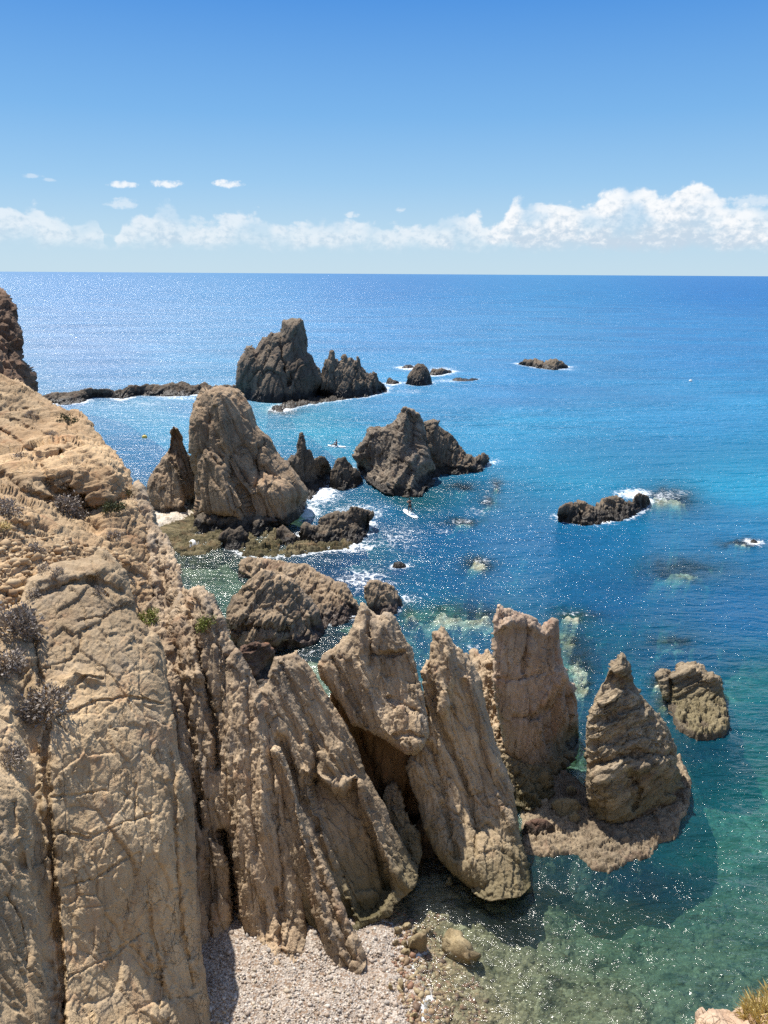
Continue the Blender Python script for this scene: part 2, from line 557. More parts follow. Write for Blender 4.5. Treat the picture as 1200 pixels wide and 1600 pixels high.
def plain_mat(name, col, rough=0.6, var=0.15, scale=20, spec=0.3):
    m, nt = new_mat(name)
    pos = nt.new('ShaderNodeNewGeometry').outputs['Position']
    n = nt.noise(pos, scale, 4)
    c = nt.mix(nt.step(n, 0.35, 0.65), tuple(x * (1 - var) for x in col), tuple(min(1, x * (1 + var)) for x in col))
    finish(nt, c, rough, None, spec)
    return m


TAN_L, TAN_M, TAN_D = (0.46, 0.335, 0.20), (0.335, 0.235, 0.135), (0.17, 0.112, 0.062)
M_cliff = rock_mat('cliff_rock', (0.515, 0.385, 0.239), (0.417, 0.302, 0.180), (0.266, 0.179, 0.104), redk=0.4, unit=1.1, tide=0.0, strk=0.45, strat=(0.2, 0.25, 1), cracks=0.6, grey=0.35)
M_slope = rock_mat('ochre_slope', (0.515, 0.372, 0.221), (0.391, 0.258, 0.142), (0.196, 0.123, 0.067), red=(0.36, 0.17, 0.08), redk=0.5, unit=1.3, tide=0.0, strk=0.35, strat=(1, 0.3, 0.35), cracks=0.5)
M_fin = rock_mat('fin_rock', (0.498, 0.381, 0.256), (0.382, 0.280, 0.184), (0.235, 0.162, 0.102), redk=0.35, unit=0.9, tide=0.0, strk=0.65, strat=(-0.22, 0.2, 1), cracks=0.5, grey=0.55)
M_slab = rock_mat('slab_rock', (0.506, 0.385, 0.256), (0.399, 0.298, 0.193), (0.240, 0.171, 0.104), red=(0.35, 0.17, 0.10), redk=0.4, unit=0.9, tide=0.55, tide_col=(0.09, 0.075, 0.036), strk=0.7, strat=(-0.35, 0.2, 1), cracks=0.45, grey=0.55, olive=(0.17, 0.14, 0.075))
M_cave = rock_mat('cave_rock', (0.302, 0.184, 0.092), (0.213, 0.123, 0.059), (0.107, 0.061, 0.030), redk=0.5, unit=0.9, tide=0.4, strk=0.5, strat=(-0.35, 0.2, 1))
M_tower = rock_mat('pink_tower_rock', (0.515, 0.385, 0.276), (0.399, 0.284, 0.201), (0.178, 0.123, 0.084), red=(0.40, 0.20, 0.13), redk=0.55, unit=0.9, tide=0.35, tide_col=(0.06, 0.05, 0.03), strk=0.45, strat=(0.1, 0.1, 1), olive=(0.17, 0.14, 0.075), grey=0.4)
M_cone = rock_mat('layered_cone_rock', (0.399, 0.315, 0.210), (0.258, 0.197, 0.126), (0.080, 0.060, 0.038), redk=0.2, unit=0.8, tide=0.3, tide_col=(0.10, 0.075, 0.05), strk=0.9, strat=(1, 0.3, 0.35), grey=0.4, bump=1.4, olive=(0.20, 0.165, 0.09))
M_dark = rock_mat('dark_rock', (0.20, 0.16, 0.115), (0.11, 0.085, 0.062), (0.045, 0.036, 0.028), redk=0.25, unit=1.2, tide=0.9, strk=0.5, strat=(0.5, 0.2, 1), bump=1.3, tide_col=(0.022, 0.018, 0.014))
M_stack = rock_mat('stack_rock', (0.409, 0.298, 0.193), (0.293, 0.210, 0.134), (0.151, 0.105, 0.067), redk=0.25, unit=2.2, tide=1.2, strk=0.6, strat=(-0.3, 0.1, 1), bump=1.2, tide_col=(0.03, 0.024, 0.018))
M_far = rock_mat('far_stack_rock', (0.204, 0.162, 0.117), (0.133, 0.103, 0.076), (0.054, 0.040, 0.030), redk=0.15, unit=3.5, tide=1.8, strk=0.6, bump=1.2, tide_col=(0.02, 0.017, 0.015))
M_mid = rock_mat('mound_rock', (0.409, 0.306, 0.201), (0.275, 0.197, 0.126), (0.071, 0.052, 0.035), red=(0.22, 0.09, 0.06), redk=0.5, unit=1.5, tide=0.7, strk=0.4, strat=(0.5, 0.2, 1), grey=0.3, tide_col=(0.055, 0.036, 0.028))
M_shelf = rock_mat('algae_shelf', (0.36, 0.285, 0.19), (0.235, 0.175, 0.118), (0.10, 0.074, 0.048), red=(0.26, 0.155, 0.115), redk=0.45, unit=0.6, tide=0.0, strk=0.4, strat=(1, 0.3, 0.1), bump=1.8)
M_flat = rock_mat('green_flat_rock', (0.21, 0.17, 0.095), (0.095, 0.08, 0.036), (0.035, 0.03, 0.018), redk=0.3, unit=1.3, tide=0.0, strk=0.9, bump=1.6, strat=(1, 0.2, 0))
M_pale = rock_mat('pale_outcrop', (0.62, 0.47, 0.33), (0.52, 0.36, 0.24), (0.33, 0.19, 0.12), red=(0.42, 0.2, 0.12), redk=0.4, unit=0.35, tide=0.0, strk=0.3)
M_red = rock_mat('red_layered_rock', (0.20, 0.125, 0.085), (0.12, 0.07, 0.05), (0.05, 0.032, 0.025), redk=0.5, unit=0.9, tide=0.5, strk=0.9, strat=(1, 0.2, 0.3))

# ------------------------------------------------------------------ the cliff and its fins
cliff = bpy.data.objects.new('cliff', None); COL.objects.link(cliff)
cliff.location = (-8, 26, 0)
tag(cliff, 'tall ochre cliff with vertical rock fins rising from the shingle cove', 'cliff')
CL_INV = Matrix.Translation((8, -26, 0))


def cliff_part(name, label=None, **kw):
    o = lump(name, parent=cliff, **kw)
    o.matrix_parent_inverse = CL_INV
    if label: o['label'] = label
    return o


cliff_part('back_buttress', 'dark brown buttress at the far top of the cliff',
           sil=[(-160, 430), (-60, 440), (0, 455), (10, 460), (17, 470), (25, 482), (25, 500), (35, 520), (33, 545), (36, 562), (50, 585), (54, 615), (50, 640)],
           base=[(-160, 700)], mat=rock_mat('buttress_rock', (0.20, 0.13, 0.085), (0.15, 0.09, 0.058), (0.07, 0.045, 0.03), redk=0.5, unit=1.6, tide=0, strk=0.5),
           ctrl=[(-100, 440, 58), (0, 455, 56), (54, 615, 53), (-100, 650, 50), (10, 620, 50)], thick=8, bulge=1.5, D=3, amp=0.55, L=2.2, seed=3)

cliff_part('upper_slope', 'sunlit ochre slope of crumbling ledges',
           sil=[(-260, 560), (-60, 565), (0, 582), (30, 596), (60, 615), (85, 632), (108, 645), (112, 640), (122, 641), (135, 652), (147, 665), (149, 673), (165, 690), (185, 711), (195, 725), (205, 740), (208, 762), (220, 785), (232, 812), (240, 850)],
           base=[(236, 960), (120, 1010), (-40, 1060), (-260, 1060)], mat=M_slope,
           ctrl=[(0, 580, 46), (60, 615, 46), (150, 668, 43), (205, 745, 39), (240, 850, 35.5), (0, 700, 39.5), (110, 735, 37), (170, 770, 36.5), (120, 800, 36), (0, 800, 31.5), (0, 950, 25.5), (100, 870, 30.5), (200, 890, 32.8),
                 (200, 940, 31.5), (-250, 700, 34), (-250, 1000, 21)],
           thick=7, bulge=0.8, D=2.5, amp=0.29, L=1.25, bed=(1, 0.3, 0.3), bedamp=0.55, seed=5, step=1.5, ext=0,
           feats=[('g', [(0, 672), (17, 681), (39, 699), (54, 707)], 3, 0.5), ('g', [(61, 725), (80, 761), (87, 770), (130, 777), (139, 805)], 4, 0.7),
                  ('g', [(0, 745), (40, 772), (90, 790), (130, 812), (150, 830)], 9, 0.9), ('g', [(140, 800), (175, 790), (205, 775)], 8, 0.8),
                  ('r', [(60, 700), (110, 690), (150, 712), (185, 740)], 9, 0.7), ('r', [(0, 715), (50, 712)], 7, 0.5), ('b', 180, 735, 28, 22, 0.9), ('b', 60, 735, 40, 16, 0.6),
                  ('g', [(107, 762), (110, 766)], 4, 0.8), ('g', [(128, 776), (130, 779)], 3, 0.8), ('g', [(93, 705), (97, 708)], 3, 0.5), ('g', [(40, 640), (60, 660), (90, 672)], 5, 0.4),
                  ('g', [(20, 655), (50, 672), (100, 690)], 3, 0.35), ('g', [(108, 660), (118, 678), (125, 695)], 4, 0.4)],
           zones=[(90, 880, 110, 55, 1.3)], fine=1.0)

cliff_part('front_slab', 'broad tan rock face with fine blocky cracks',
           sil=[(-260, 985), (-60, 975), (0, 955), (30, 940), (43, 903), (80, 880), (133, 870), (160, 858), (180, 873), (197, 890), (203, 910), (210, 940), (217, 967), (230, 980), (247, 993), (257, 1020), (263, 1053), (267, 1087),
                (270, 1113), (277, 1173), (283, 1193), (297, 1223), (302, 1263), (305, 1313), (307, 1367), (313, 1427), (315, 1480), (320, 1513), (327, 1563), (332, 1620), (340, 1780)],
           base=[(-260, 1780)], mat=M_cliff,
           ctrl=[(-250, 1780, 9.5), (-250, 985, 19), (0, 1600, 16.5), (330, 1600, 22.7), (160, 858, 28.6), (30, 940, 25.6), (205, 930, 27.8), (260, 1053, 26.2), (70, 1200, 21.8), (300, 1300, 24.2), (150, 1000, 25.6), (340, 1780, 20.5)],
           thick=4.5, bulge=0.7, D=1.6, amp=0.15, L=1.0, bed=(0.2, 0.25, 1), bedamp=0.3, seed=8, step=1.5, fine=1.0, block=0.85,
           feats=[('g', [(32, 945), (45, 970), (52, 1000), (60, 1047), (67, 1080), (72, 1140), (70, 1175), (75, 1260), (85, 1400), (95, 1500), (102, 1640)], 4, 0.35),
                  ('g', [(-30, 985), (20, 1030), (40, 1090), (50, 1200), (60, 1300), (72, 1450), (84, 1600)], 16, 0.5),
                  ('g', [(123, 970), (163, 963), (185, 950), (205, 940)], 1.6, 0.12), ('g', [(70, 1045), (110, 1030), (125, 1010), (123, 985), (150, 975)], 1.6, 0.14),
                  ('g', [(80, 1085), (120, 1070), (135, 1055), (160, 1060)], 1.6, 0.15), ('g', [(90, 1120), (150, 1095), (200, 1088), (255, 1100)], 1.6, 0.14),
                  ('g', [(160, 1040), (195, 1085), (205, 1110)], 1.6, 0.10), ('g', [(80, 1245), (130, 1240), (165, 1235)], 1.6, 0.09), ('g', [(212, 1225), (210, 1285)], 1.6, 0.10),
                  ('g', [(90, 1300), (140, 1310), (180, 1290), (240, 1270)], 1.6, 0.08), ('g', [(100, 1385), (150, 1372), (200, 1340)], 1.6, 0.09), ('g', [(120, 1420), (155, 1416)], 1.6, 0.08),
                  ('g', [(228, 1410), (236, 1450), (250, 1520), (248, 1580)], 3, 0.12), ('g', [(104, 1530), (180, 1490), (220, 1460)], 1.6, 0.08), ('g', [(268, 1180), (272, 1260), (275, 1360), (283, 1450), (300, 1540)], 4, 0.22),
                  ('r', [(60, 900), (120, 895), (165, 885), (195, 905)], 12, 0.3), ('g', [(60, 930), (110, 912), (150, 908), (190, 925)], 5, 0.25), ('g', [(140, 905), (165, 930)], 4, 0.3),
                  ('r', [(95, 1075), (118, 1048), (150, 1058)], 7, 0.22), ('b', 110, 1150, 60, 60, 0.25), ('b', 200, 1350, 60, 90, 0.2)])

cliff_part('left_block', 'rounded tan block at the foot of the rock face',
           sil=[(-260, 1150), (-60, 1170), (0, 1193), (20, 1207), (40, 1223), (52, 1247), (50, 1280), (55, 1313), (50, 1350), (50, 1393), (60, 1427), (58, 1463), (63, 1500), (68, 1540), (73, 1580), (78, 1620), (90, 1780)],
           base=[(-260, 1780)], mat=M_cliff,
           ctrl=[(-250, 1150, 15.5), (0, 1193, 20.3), (52, 1247, 20.4), (60, 1450, 18.2), (78, 1620, 16.3), (-250, 1780, 8.5), (0, 1600, 15.4), (90, 1780, 15)],
           thick=2.0, bulge=0.55, D=0.9, amp=0.15, L=0.9, bed=(0.2, 0.25, 1), bedamp=0.3, seed=13, step=1.6, fine=1.2, block=0.8,
           feats=[('b', 36, 1352, 12, 20, -0.55), ('g', [(20, 1255), (24, 1300)], 4, 0.25), ('g', [(10, 1400), (30, 1440), (40, 1500)], 4, 0.2)])

cliff_part('rear_fin', 'jagged pale fin behind the rock face',
           sil=[(150, 800), (200, 775), (207, 752), (216, 748), (226, 762), (238, 795), (246, 826), (262, 842), (270, 855), (283, 890), (286, 915), (290, 924), (297, 922), (310, 916), (323, 923), (337, 943), (350, 967), (360, 993), (373, 1027), (390, 1049), (405, 1079), (424, 1101), (430, 1180), (420, 1300), (400, 1450), (395, 1530)],
           base=[(360, 1660), (230, 1680), (190, 1200), (150, 950)], mat=M_fin,
           ctrl=[(150, 820, 36.5), (215, 752, 38), (246, 830, 35.8), (285, 915, 32.8), (310, 917, 31.2), (424, 1101, 29.2), (380, 1450, 26.9), (330, 1600, 24.9), (200, 1000, 30), (275, 1200, 27.4), (400, 1530, 26.4), (230, 900, 33.2)],
           thick=3.5, bulge=0.5, D=1.1, amp=0.24, L=0.95, bed=(-0.12, 0.25, 1), bedamp=1.1, seed=21, step=1.5, fine=1.5,
           feats=[('g', [(288, 924), (300, 975), (318, 1050), (335, 1130), (340, 1200)], 6, 0.7), ('g', [(245, 850), (255, 910), (268, 990), (285, 1080), (300, 1180), (315, 1290)], 7, 0.5), ('r', [(275, 890), (282, 930), (300, 990), (312, 1060)], 6, 0.4),
                  ('r', [(310, 918), (325, 960), (345, 1030), (352, 1090)], 7, 0.35), ('g', [(330, 960), (345, 1020), (355, 1080), (360, 1180)], 3, 0.3),
                  ('g', [(350, 1300), (358, 1345), (364, 1400), (370, 1480)], 6, 1.4), ('g', [(215, 800), (225, 860), (235, 930)], 5, 0.4), ('g', [(310, 1250), (318, 1330), (326, 1430), (333, 1520)], 4, 0.25),
                  ('b', 235, 850, 10, 22, 0.4), ('b', 262, 872, 12, 20, 0.4)])

cliff_part('rounded_fin', 'ribbed fin with a rounded foot on the shingle',
           sil=[(394, 1478), (375, 1431), (371, 1382), (364, 1340), (362, 1277), (352, 1180), (346, 1100), (352, 1030), (366, 1012), (372, 1014), (390, 1047), (405, 1077), (424, 1100), (426, 1165), (430, 1185), (442, 1225), (443, 1250), (450, 1292), (461, 1349), (472, 1394), (477, 1442), (481, 1484)],
           base=[(450, 1500), (424, 1514), (405, 1508)], mat=M_fin,
           ctrl=[(366, 1012, 29), (424, 1101, 28.5), (481, 1484, 25.8), (394, 1480, 25.9), (362, 1277, 27), (442, 1240, 27.4), (350, 1100, 28.3), (424, 1510, 25.3)],
           thick=1.6, bulge=0.55, D=0.9, amp=0.15, L=0.7, bed=(-0.2, 0.2, 1), bedamp=1.2, seed=34, step=1.5, fine=1.3, ext=0.25, block=0.8,
           feats=[('g', [(420, 1120), (425, 1200), (433, 1290), (440, 1370), (442, 1440)], 4, 0.25), ('g', [(385, 1060), (390, 1160), (392, 1260), (400, 1330)], 4, 0.2), ('r', [(403, 1100), (408, 1200), (410, 1300)], 9, 0.2),
                  ('g', [(432, 1390), (437, 1440), (440, 1490)], 4, 0.3), ('g', [(410, 1410), (416, 1470)], 4, 0.2), ('b', 395, 1380, 18, 50, 0.25)])

cliff_part('thin_ridge', 'narrow ridge of pinkish tan rock slanting down to the shingle',
           sil=[(512, 1512), (502, 1469), (487, 1424), (472, 1375), (461, 1330), (450, 1281), (440, 1240), (428, 1200), (421, 1172), (428, 1164), (439, 1168), (450, 1195), (461, 1225), (469, 1259), (480, 1292), (495, 1326), (514, 1360), (529, 1394), (542, 1431), (564, 1469), (572, 1499)],
           base=[(560, 1518), (525, 1526)], mat=M_fin,
           ctrl=[(424, 1165, 27.7), (469, 1259, 27.3), (440, 1240, 27.5), (500, 1340, 26.8), (572, 1499, 25.6), (512, 1505, 25.5), (470, 1375, 26.7)],
           thick=1.2, bulge=0.45, D=0.5, amp=0.12, L=0.6, bed=(-0.35, 0.2, 1), bedamp=0.9, seed=41, step=1.4, ext=0.25,
           feats=[('r', [(432, 1170), (450, 1205), (462, 1250), (470, 1300), (490, 1380), (515, 1470)], 6, 0.3), ('g', [(480, 1310), (500, 1370), (530, 1440), (550, 1500)], 5, 0.25)])

slab5 = lump('hollowed_fin',
             sil=[(545, 1480), (490, 1460), (460, 1400), (440, 1340), (424, 1280), (412, 1215), (406, 1150), (404, 1110), (404, 1079), (416, 1066), (424, 1041), (429, 1026), (446, 1024), (465, 1016), (476, 1030), (487, 1045), (502, 1071), (525, 1109), (540, 1131), (555, 1161), (566, 1184), (574, 1206), (589, 1232), (604, 1262), (611, 1285), (626, 1311), (637, 1334), (653, 1356)],
             base=[(649, 1374), (615, 1404), (611, 1420), (585, 1430), (562, 1440)], mat=M_slab,
             ctrl=[(405, 1079, 28.8), (465, 1017, 30), (574, 1206, 29.4), (652, 1360, 28.7), (562, 1440, 27.2), (500, 1290, 27.8), (440, 1190, 28.3), (610, 1415, 27.7)],
             thick=1.8, bulge=0.5, D=0.9, amp=0.15, L=0.75, bed=(-0.45, 0.2, 1), bedamp=0.9, seed=52, step=1.4, ext=0.3,
             feats=[('p', [(488, 1208), (500, 1222), (515, 1228), (535, 1240), (549, 1226), (556, 1222), (566, 1260), (582, 1300), (600, 1345), (612, 1390), (590, 1425), (565, 1432), (545, 1400), (520, 1340), (505, 1290), (492, 1250)], 7, 0.75),
                    ('r', [(560, 1225), (572, 1265), (590, 1310), (615, 1360), (640, 1385)], 9, 0.35), ('g', [(575, 1290), (590, 1340), (605, 1385)], 4, 0.35),
                    ('r', [(480, 1205), (500, 1215), (530, 1232), (550, 1215)], 6, 0.35), ('g', [(485, 1150), (495, 1190), (490, 1230), (497, 1300)], 5, 0.5),
                    ('g', [(440, 1040), (465, 1090), (490, 1140), (520, 1190)], 4, 0.22), ('r', [(475, 1040), (505, 1090), (540, 1150), (565, 1200)], 8, 0.3), ('g', [(425, 1060), (445, 1110), (470, 1160)], 4, 0.2), ('b', 520, 1185, 22, 20, 0.35), ('g', [(440, 1160), (470, 1250), (495, 1310), (525, 1370), (550, 1440)], 9, 0.6)])
tag(slab5, 'tan leaning fin with an arched hollow at its foot beside the shingle', 'rock fin')

beak = lump('overhanging_fin',
            sil=[(497, 1040), (505, 1021), (524, 1010), (544, 991), (557, 961), (563, 943), (568, 941), (576, 952), (587, 959), (594, 962), (602, 955), (610, 957), (618, 966), (629, 991), (640, 1014), (649, 1036), (655, 1062), (661, 1089), (666, 1119), (671, 1145), (663, 1167), (647, 1181), (632, 1179), (617, 1167), (602, 1156), (584, 1147), (565, 1137), (550, 1132), (535, 1106), (520, 1087), (509, 1072), (500, 1055), (497, 1040)],
            base=[], mat=M_slab,
            ctrl=[(497, 1040, 30.6), (565, 942, 31), (617, 965, 30.7), (671, 1145, 29.2), (647, 1181, 28.9), (565, 1134, 30)],
            thick=2.2, bulge=0.6, D=0.9, amp=0.17, L=0.8, bed=(-0.35, 0.2, 1), bedamp=1.0, seed=63, step=1.4, ext=0,
            feats=[('p', [(588, 1018), (632, 1018), (648, 1050), (658, 1090), (668, 1125), (645, 1110), (615, 1090), (597, 1050)], 3, 0.28), ('g', [(585, 1022), (610, 1024), (630, 1018)], 3, 0.25),
                   ('r', [(560, 985), (562, 1030), (572, 1075), (590, 1120), (605, 1150)], 9, 0.35), ('g', [(610, 1090), (625, 1100), (650, 1112), (664, 1120)], 3, 0.28), ('g', [(618, 1150), (640, 1145), (660, 1152)], 3, 0.2),
                   ('g', [(520, 1030), (535, 1060), (555, 1100), (575, 1135)], 4, 0.3), ('g', [(575, 960), (582, 1000), (578, 1040)], 4, 0.25)])
tag(beak, 'beak shaped fin overhanging the dark cave between two leaning fins', 'rock fin')

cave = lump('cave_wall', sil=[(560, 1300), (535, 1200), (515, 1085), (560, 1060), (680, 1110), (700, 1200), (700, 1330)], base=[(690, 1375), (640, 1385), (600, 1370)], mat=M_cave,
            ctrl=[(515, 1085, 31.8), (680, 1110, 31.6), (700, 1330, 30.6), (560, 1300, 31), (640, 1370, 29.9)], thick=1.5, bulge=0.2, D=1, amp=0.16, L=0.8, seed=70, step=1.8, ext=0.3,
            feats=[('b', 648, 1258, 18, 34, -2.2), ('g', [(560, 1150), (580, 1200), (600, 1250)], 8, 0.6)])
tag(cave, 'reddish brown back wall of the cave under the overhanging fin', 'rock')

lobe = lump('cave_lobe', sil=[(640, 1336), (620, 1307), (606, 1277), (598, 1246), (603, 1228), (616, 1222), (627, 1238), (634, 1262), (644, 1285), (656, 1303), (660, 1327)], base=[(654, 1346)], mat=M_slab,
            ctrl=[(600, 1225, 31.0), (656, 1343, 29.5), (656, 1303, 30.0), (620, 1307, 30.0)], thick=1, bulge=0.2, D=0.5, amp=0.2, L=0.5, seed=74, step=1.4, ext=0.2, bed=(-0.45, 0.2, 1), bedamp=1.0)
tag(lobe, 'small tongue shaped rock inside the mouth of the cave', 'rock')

slab9 = lump('leaning_fin',
             sil=[(737, 1388), (711, 1368), (689, 1349), (677, 1330), (662, 1295), (655, 1257), (643, 1231), (632, 1197), (648, 1172), (664, 1150), (668, 1115), (661, 1085), (657, 1049), (670, 1032), (672, 1010), (676, 987), (684, 985), (689, 975), (695, 979), (702, 990), (711, 1006), (726, 1021), (741, 1040), (752, 1062), (758, 1096), (766, 1130), (775, 1160), (786, 1190), (797, 1216), (801, 1231), (802, 1248), (807, 1270), (813, 1314), (825, 1350), (829, 1377)],
             base=[(812, 1394), (767, 1400)], mat=M_slab,
             ctrl=[(689, 976, 31.6), (661, 1085, 30.9), (644, 1231, 30.4), (770, 1140, 31.3), (807, 1270, 30.6), (828, 1370, 29.0), (767, 1398, 28.3), (690, 1347, 29.2)],
             thick=2.2, bulge=0.75, D=1.1, amp=0.17, L=0.85, bed=(-0.35, 0.15, 1), bedamp=1.1, seed=85, step=1.4, ext=0.25,
             feats=[('r', [(700, 1000), (705, 1060), (690, 1110)], 9, 0.35), ('g', [(670, 1075), (680, 1120), (700, 1160), (730, 1230), (745, 1300)], 5, 0.35), ('g', [(725, 1070), (745, 1130), (760, 1190), (790, 1260)], 5, 0.25),
                    ('b', 648, 1262, 12, 26, -0.7), ('g', [(672, 1165), (690, 1220), (700, 1290), (715, 1340)], 5, 0.3), ('g', [(668, 1040), (675, 1065), (678, 1095)], 5, 0.4), ('b', 750, 1340, 45, 40, 0.4),
                    ('r', [(735, 1060), (755, 1130), (775, 1200), (795, 1290)], 10, 0.25)])
tag(slab9, 'largest leaning fin with its rounded foot standing in the clear water', 'rock fin')

tower = lump('rock_tower',
             sil=[(800, 1212), (786, 1160), (776, 1110), (770, 1060), (772, 1030), (771, 997), (770, 970), (776, 958), (777, 946), (781, 944), (786, 951), (796, 951), (813, 957), (832, 962), (840, 970), (847, 977), (855, 972), (863, 965), (872, 969), (874, 989), (876, 1016), (882, 1043), (889, 1062), (901, 1089), (905, 1115), (904, 1150)],
             base=[(893, 1172), (878, 1184), (874, 1198), (850, 1208), (825, 1216)], mat=M_tower, lean=0.22, bulge=1.0, thick=2.4, D=1.4, amp=0.26, L=0.95, rim=0.25, jit=3.0, bed=(0.1, 0.1, 1), bedamp=0.6, seed=97, step=1.4, foam=0.1,
             feats=[('g', [(820, 965), (822, 1000), (815, 1050)], 3, 0.25), ('r', [(775, 985), (800, 970), (830, 978), (850, 990)], 8, 0.4), ('g', [(772, 1060), (810, 1062), (850, 1050)], 3, 0.18), ('b', 866, 985, 9, 22, 0.35),
                    ('r', [(880, 1050), (860, 1080), (840, 1110), (850, 1150)], 10, 0.35), ('p', [(850, 1110), (885, 1060), (905, 1110), (905, 1165), (870, 1180), (850, 1150)], 7, 0.7), ('g', [(800, 1120), (840, 1120), (860, 1105)], 5, 0.3)])
tag(tower, 'pinkish rock tower with a notched flat top beside the largest leaning fin', 'rock')

rub = lump('rubble_ridge',
           sil=[(800, 1248), (778, 1200), (762, 1140), (750, 1085), (737, 1050), (732, 1024), (740, 1016), (752, 1020), (762, 1014), (776, 1030), (782, 1080), (796, 1120), (812, 1150), (838, 1185), (862, 1205), (868, 1228)],
           base=[(850, 1246), (828, 1256)], mat=M_slab, ctrl=[(735, 1020, 38.5), (770, 1016, 38.5), (750, 1085, 36), (782, 1090, 36.6), (820, 1160, 35.4), (800, 1248, 33.7), (865, 1228, 34.4), (830, 1254, 33.5)],
           thick=1.6, bulge=0.7, D=0.8, amp=0.34, L=0.62, bed=(0, 0, 1), bedamp=0.4, seed=101, step=1.3, ext=0.35, fine=1.6)
tag(rub, 'crumbling ridge of pale rubble between the leaning fin and the pinkish tower', 'rock')

cone = lump('layered_cone',
            sil=[(920, 1262), (914, 1227), (916, 1188), (914, 1135), (922, 1104), (939, 1069), (955, 1039), (966, 1025), (973, 1019), (979, 1028), (987, 1040), (991, 1069), (1001, 1085), (1024, 1112), (1043, 1135), (1054, 1165), (1057, 1196), (1066, 1215)],
            base=[(1050, 1240), (1016, 1254), (985, 1268), (955, 1273)], mat=M_cone, lean=0.35, bulge=1.1, thick=2.2, D=1.5, amp=0.25, L=0.85, rim=0.25, bed=(1, 0.25, 0.4), bedamp=0.95, fine=1.6, jit=2.5, seed=111, step=1.3, foam=0.15,
            feats=[('p', [(940, 1068), (955, 1050), (992, 1066), (992, 1082), (965, 1078), (945, 1082)], 4, 0.35), ('g', [(918, 1165), (950, 1160), (990, 1135), (1020, 1125)], 4, 0.22), ('g', [(918, 1200), (960, 1185), (1000, 1175), (1045, 1180)], 4, 0.3),
                   ('r', [(925, 1215), (965, 1200), (1000, 1200), (1035, 1190)], 14, 0.25), ('b', 945, 1235, 25, 25, 0.5), ('b', 1015, 1200, 25, 18, 0.5), ('g', [(985, 1210), (1000, 1235), (990, 1262)], 5, 0.4), ('g', [(925, 1130), (960, 1120), (1005, 1100)], 4, 0.3)])
tag(cone, 'pointed cone of layered grey brown rock on the algae shelf', 'rock')

reef12 = shelf('low_sea_rock', [(1030, 1062), (1040, 1088), (1050, 1100), (1049, 1118), (1056, 1140), (1077, 1154), (1108, 1159), (1127, 1153), (1143, 1138), (1137, 1112), (1130, 1090), (1118, 1068), (1090, 1062), (1055, 1058)],
               M_cone, z=0.42, amp=0.26, step=1.2, D=0.45, L=0.7, seed=120, foam=0.2, jit=4)
tag(reef12, 'low broken sea rock with a dark crest to the right of the layered cone', 'rock')
lump('crest', sil=[(1044, 1098), (1036, 1090), (1031, 1075), (1024, 1056), (1033, 1046), (1046, 1048), (1053, 1052), (1060, 1039), (1072, 1036), (1085, 1034), (1098, 1041), (1106, 1050), (1116, 1050), (1127, 1060), (1132, 1080), (1134, 1098)],
     base=[(1118, 1108), (1090, 1112), (1060, 1110)], mat=M_cone, lean=1.3, bulge=0.4, thick=0.9, D=0.7, amp=0.26, L=0.65, bed=(1, 0.25, 0.35), bedamp=0.9, seed=121, step=1.2, parent=reef12,
     feats=[('r', [(1055, 1055), (1085, 1046), (1118, 1062)], 8, 0.4), ('g', [(1046, 1055), (1050, 1075), (1048, 1095)], 4, 0.5)])

sh = shelf('algae_shelf', [(812, 1280), (815, 1335), (855, 1340), (901, 1336), (924, 1361), (955, 1366), (985, 1346), (1016, 1343), (1031, 1320), (1058, 1311), (1064, 1288), (1078, 1261), (1082, 1223), (1064, 1178), (1040, 1190), (985, 1240), (925, 1250), (905, 1215), (866, 1200), (835, 1225), (812, 1240)],
           M_shelf, z=0.17, amp=0.15, step=1.4, D=0.35, L=0.5, seed=130, foam=0.1, jit=5)
tag(sh, 'broad reddish algae covered shelf awash round the foot of the layered cone', 'rock shelf')

for nm, lab, si, ba, sd in [
    ('shelf_boulder', 'flat topped grey boulder on the algae shelf left of the layered cone', [(862, 1266), (860, 1256), (868, 1248), (884, 1246), (900, 1249), (908, 1258), (908, 1268)], [(895, 1276), (872, 1274)], 140),
    ('shelf_boulder', 'rounded brown boulder at the back of the algae shelf', [(884, 1242), (884, 1232), (892, 1226), (900, 1232), (902, 1244)], [(892, 1250)], 141),
    ('shelf_boulder', 'small upright grey boulder at the left foot of the layered cone', [(888, 1286), (889, 1274), (898, 1268), (906, 1274), (907, 1286)], [(898, 1294)], 142),
    ('shelf_boulder', 'low dark reddish boulder at the left edge of the algae shelf', [(816, 1296), (820, 1284), (835, 1279), (852, 1280), (864, 1288), (867, 1298)], [(850, 1306), (830, 1304)], 143)]:
    tag(lump(nm, si, ba, M_cone if sd != 143 else M_red, lean=0.5, seed=sd, step=1.0, jit=1, z0=0.05, amp=0.06, ext=0.2), lab, 'boulder', 'boulders on the algae shelf')

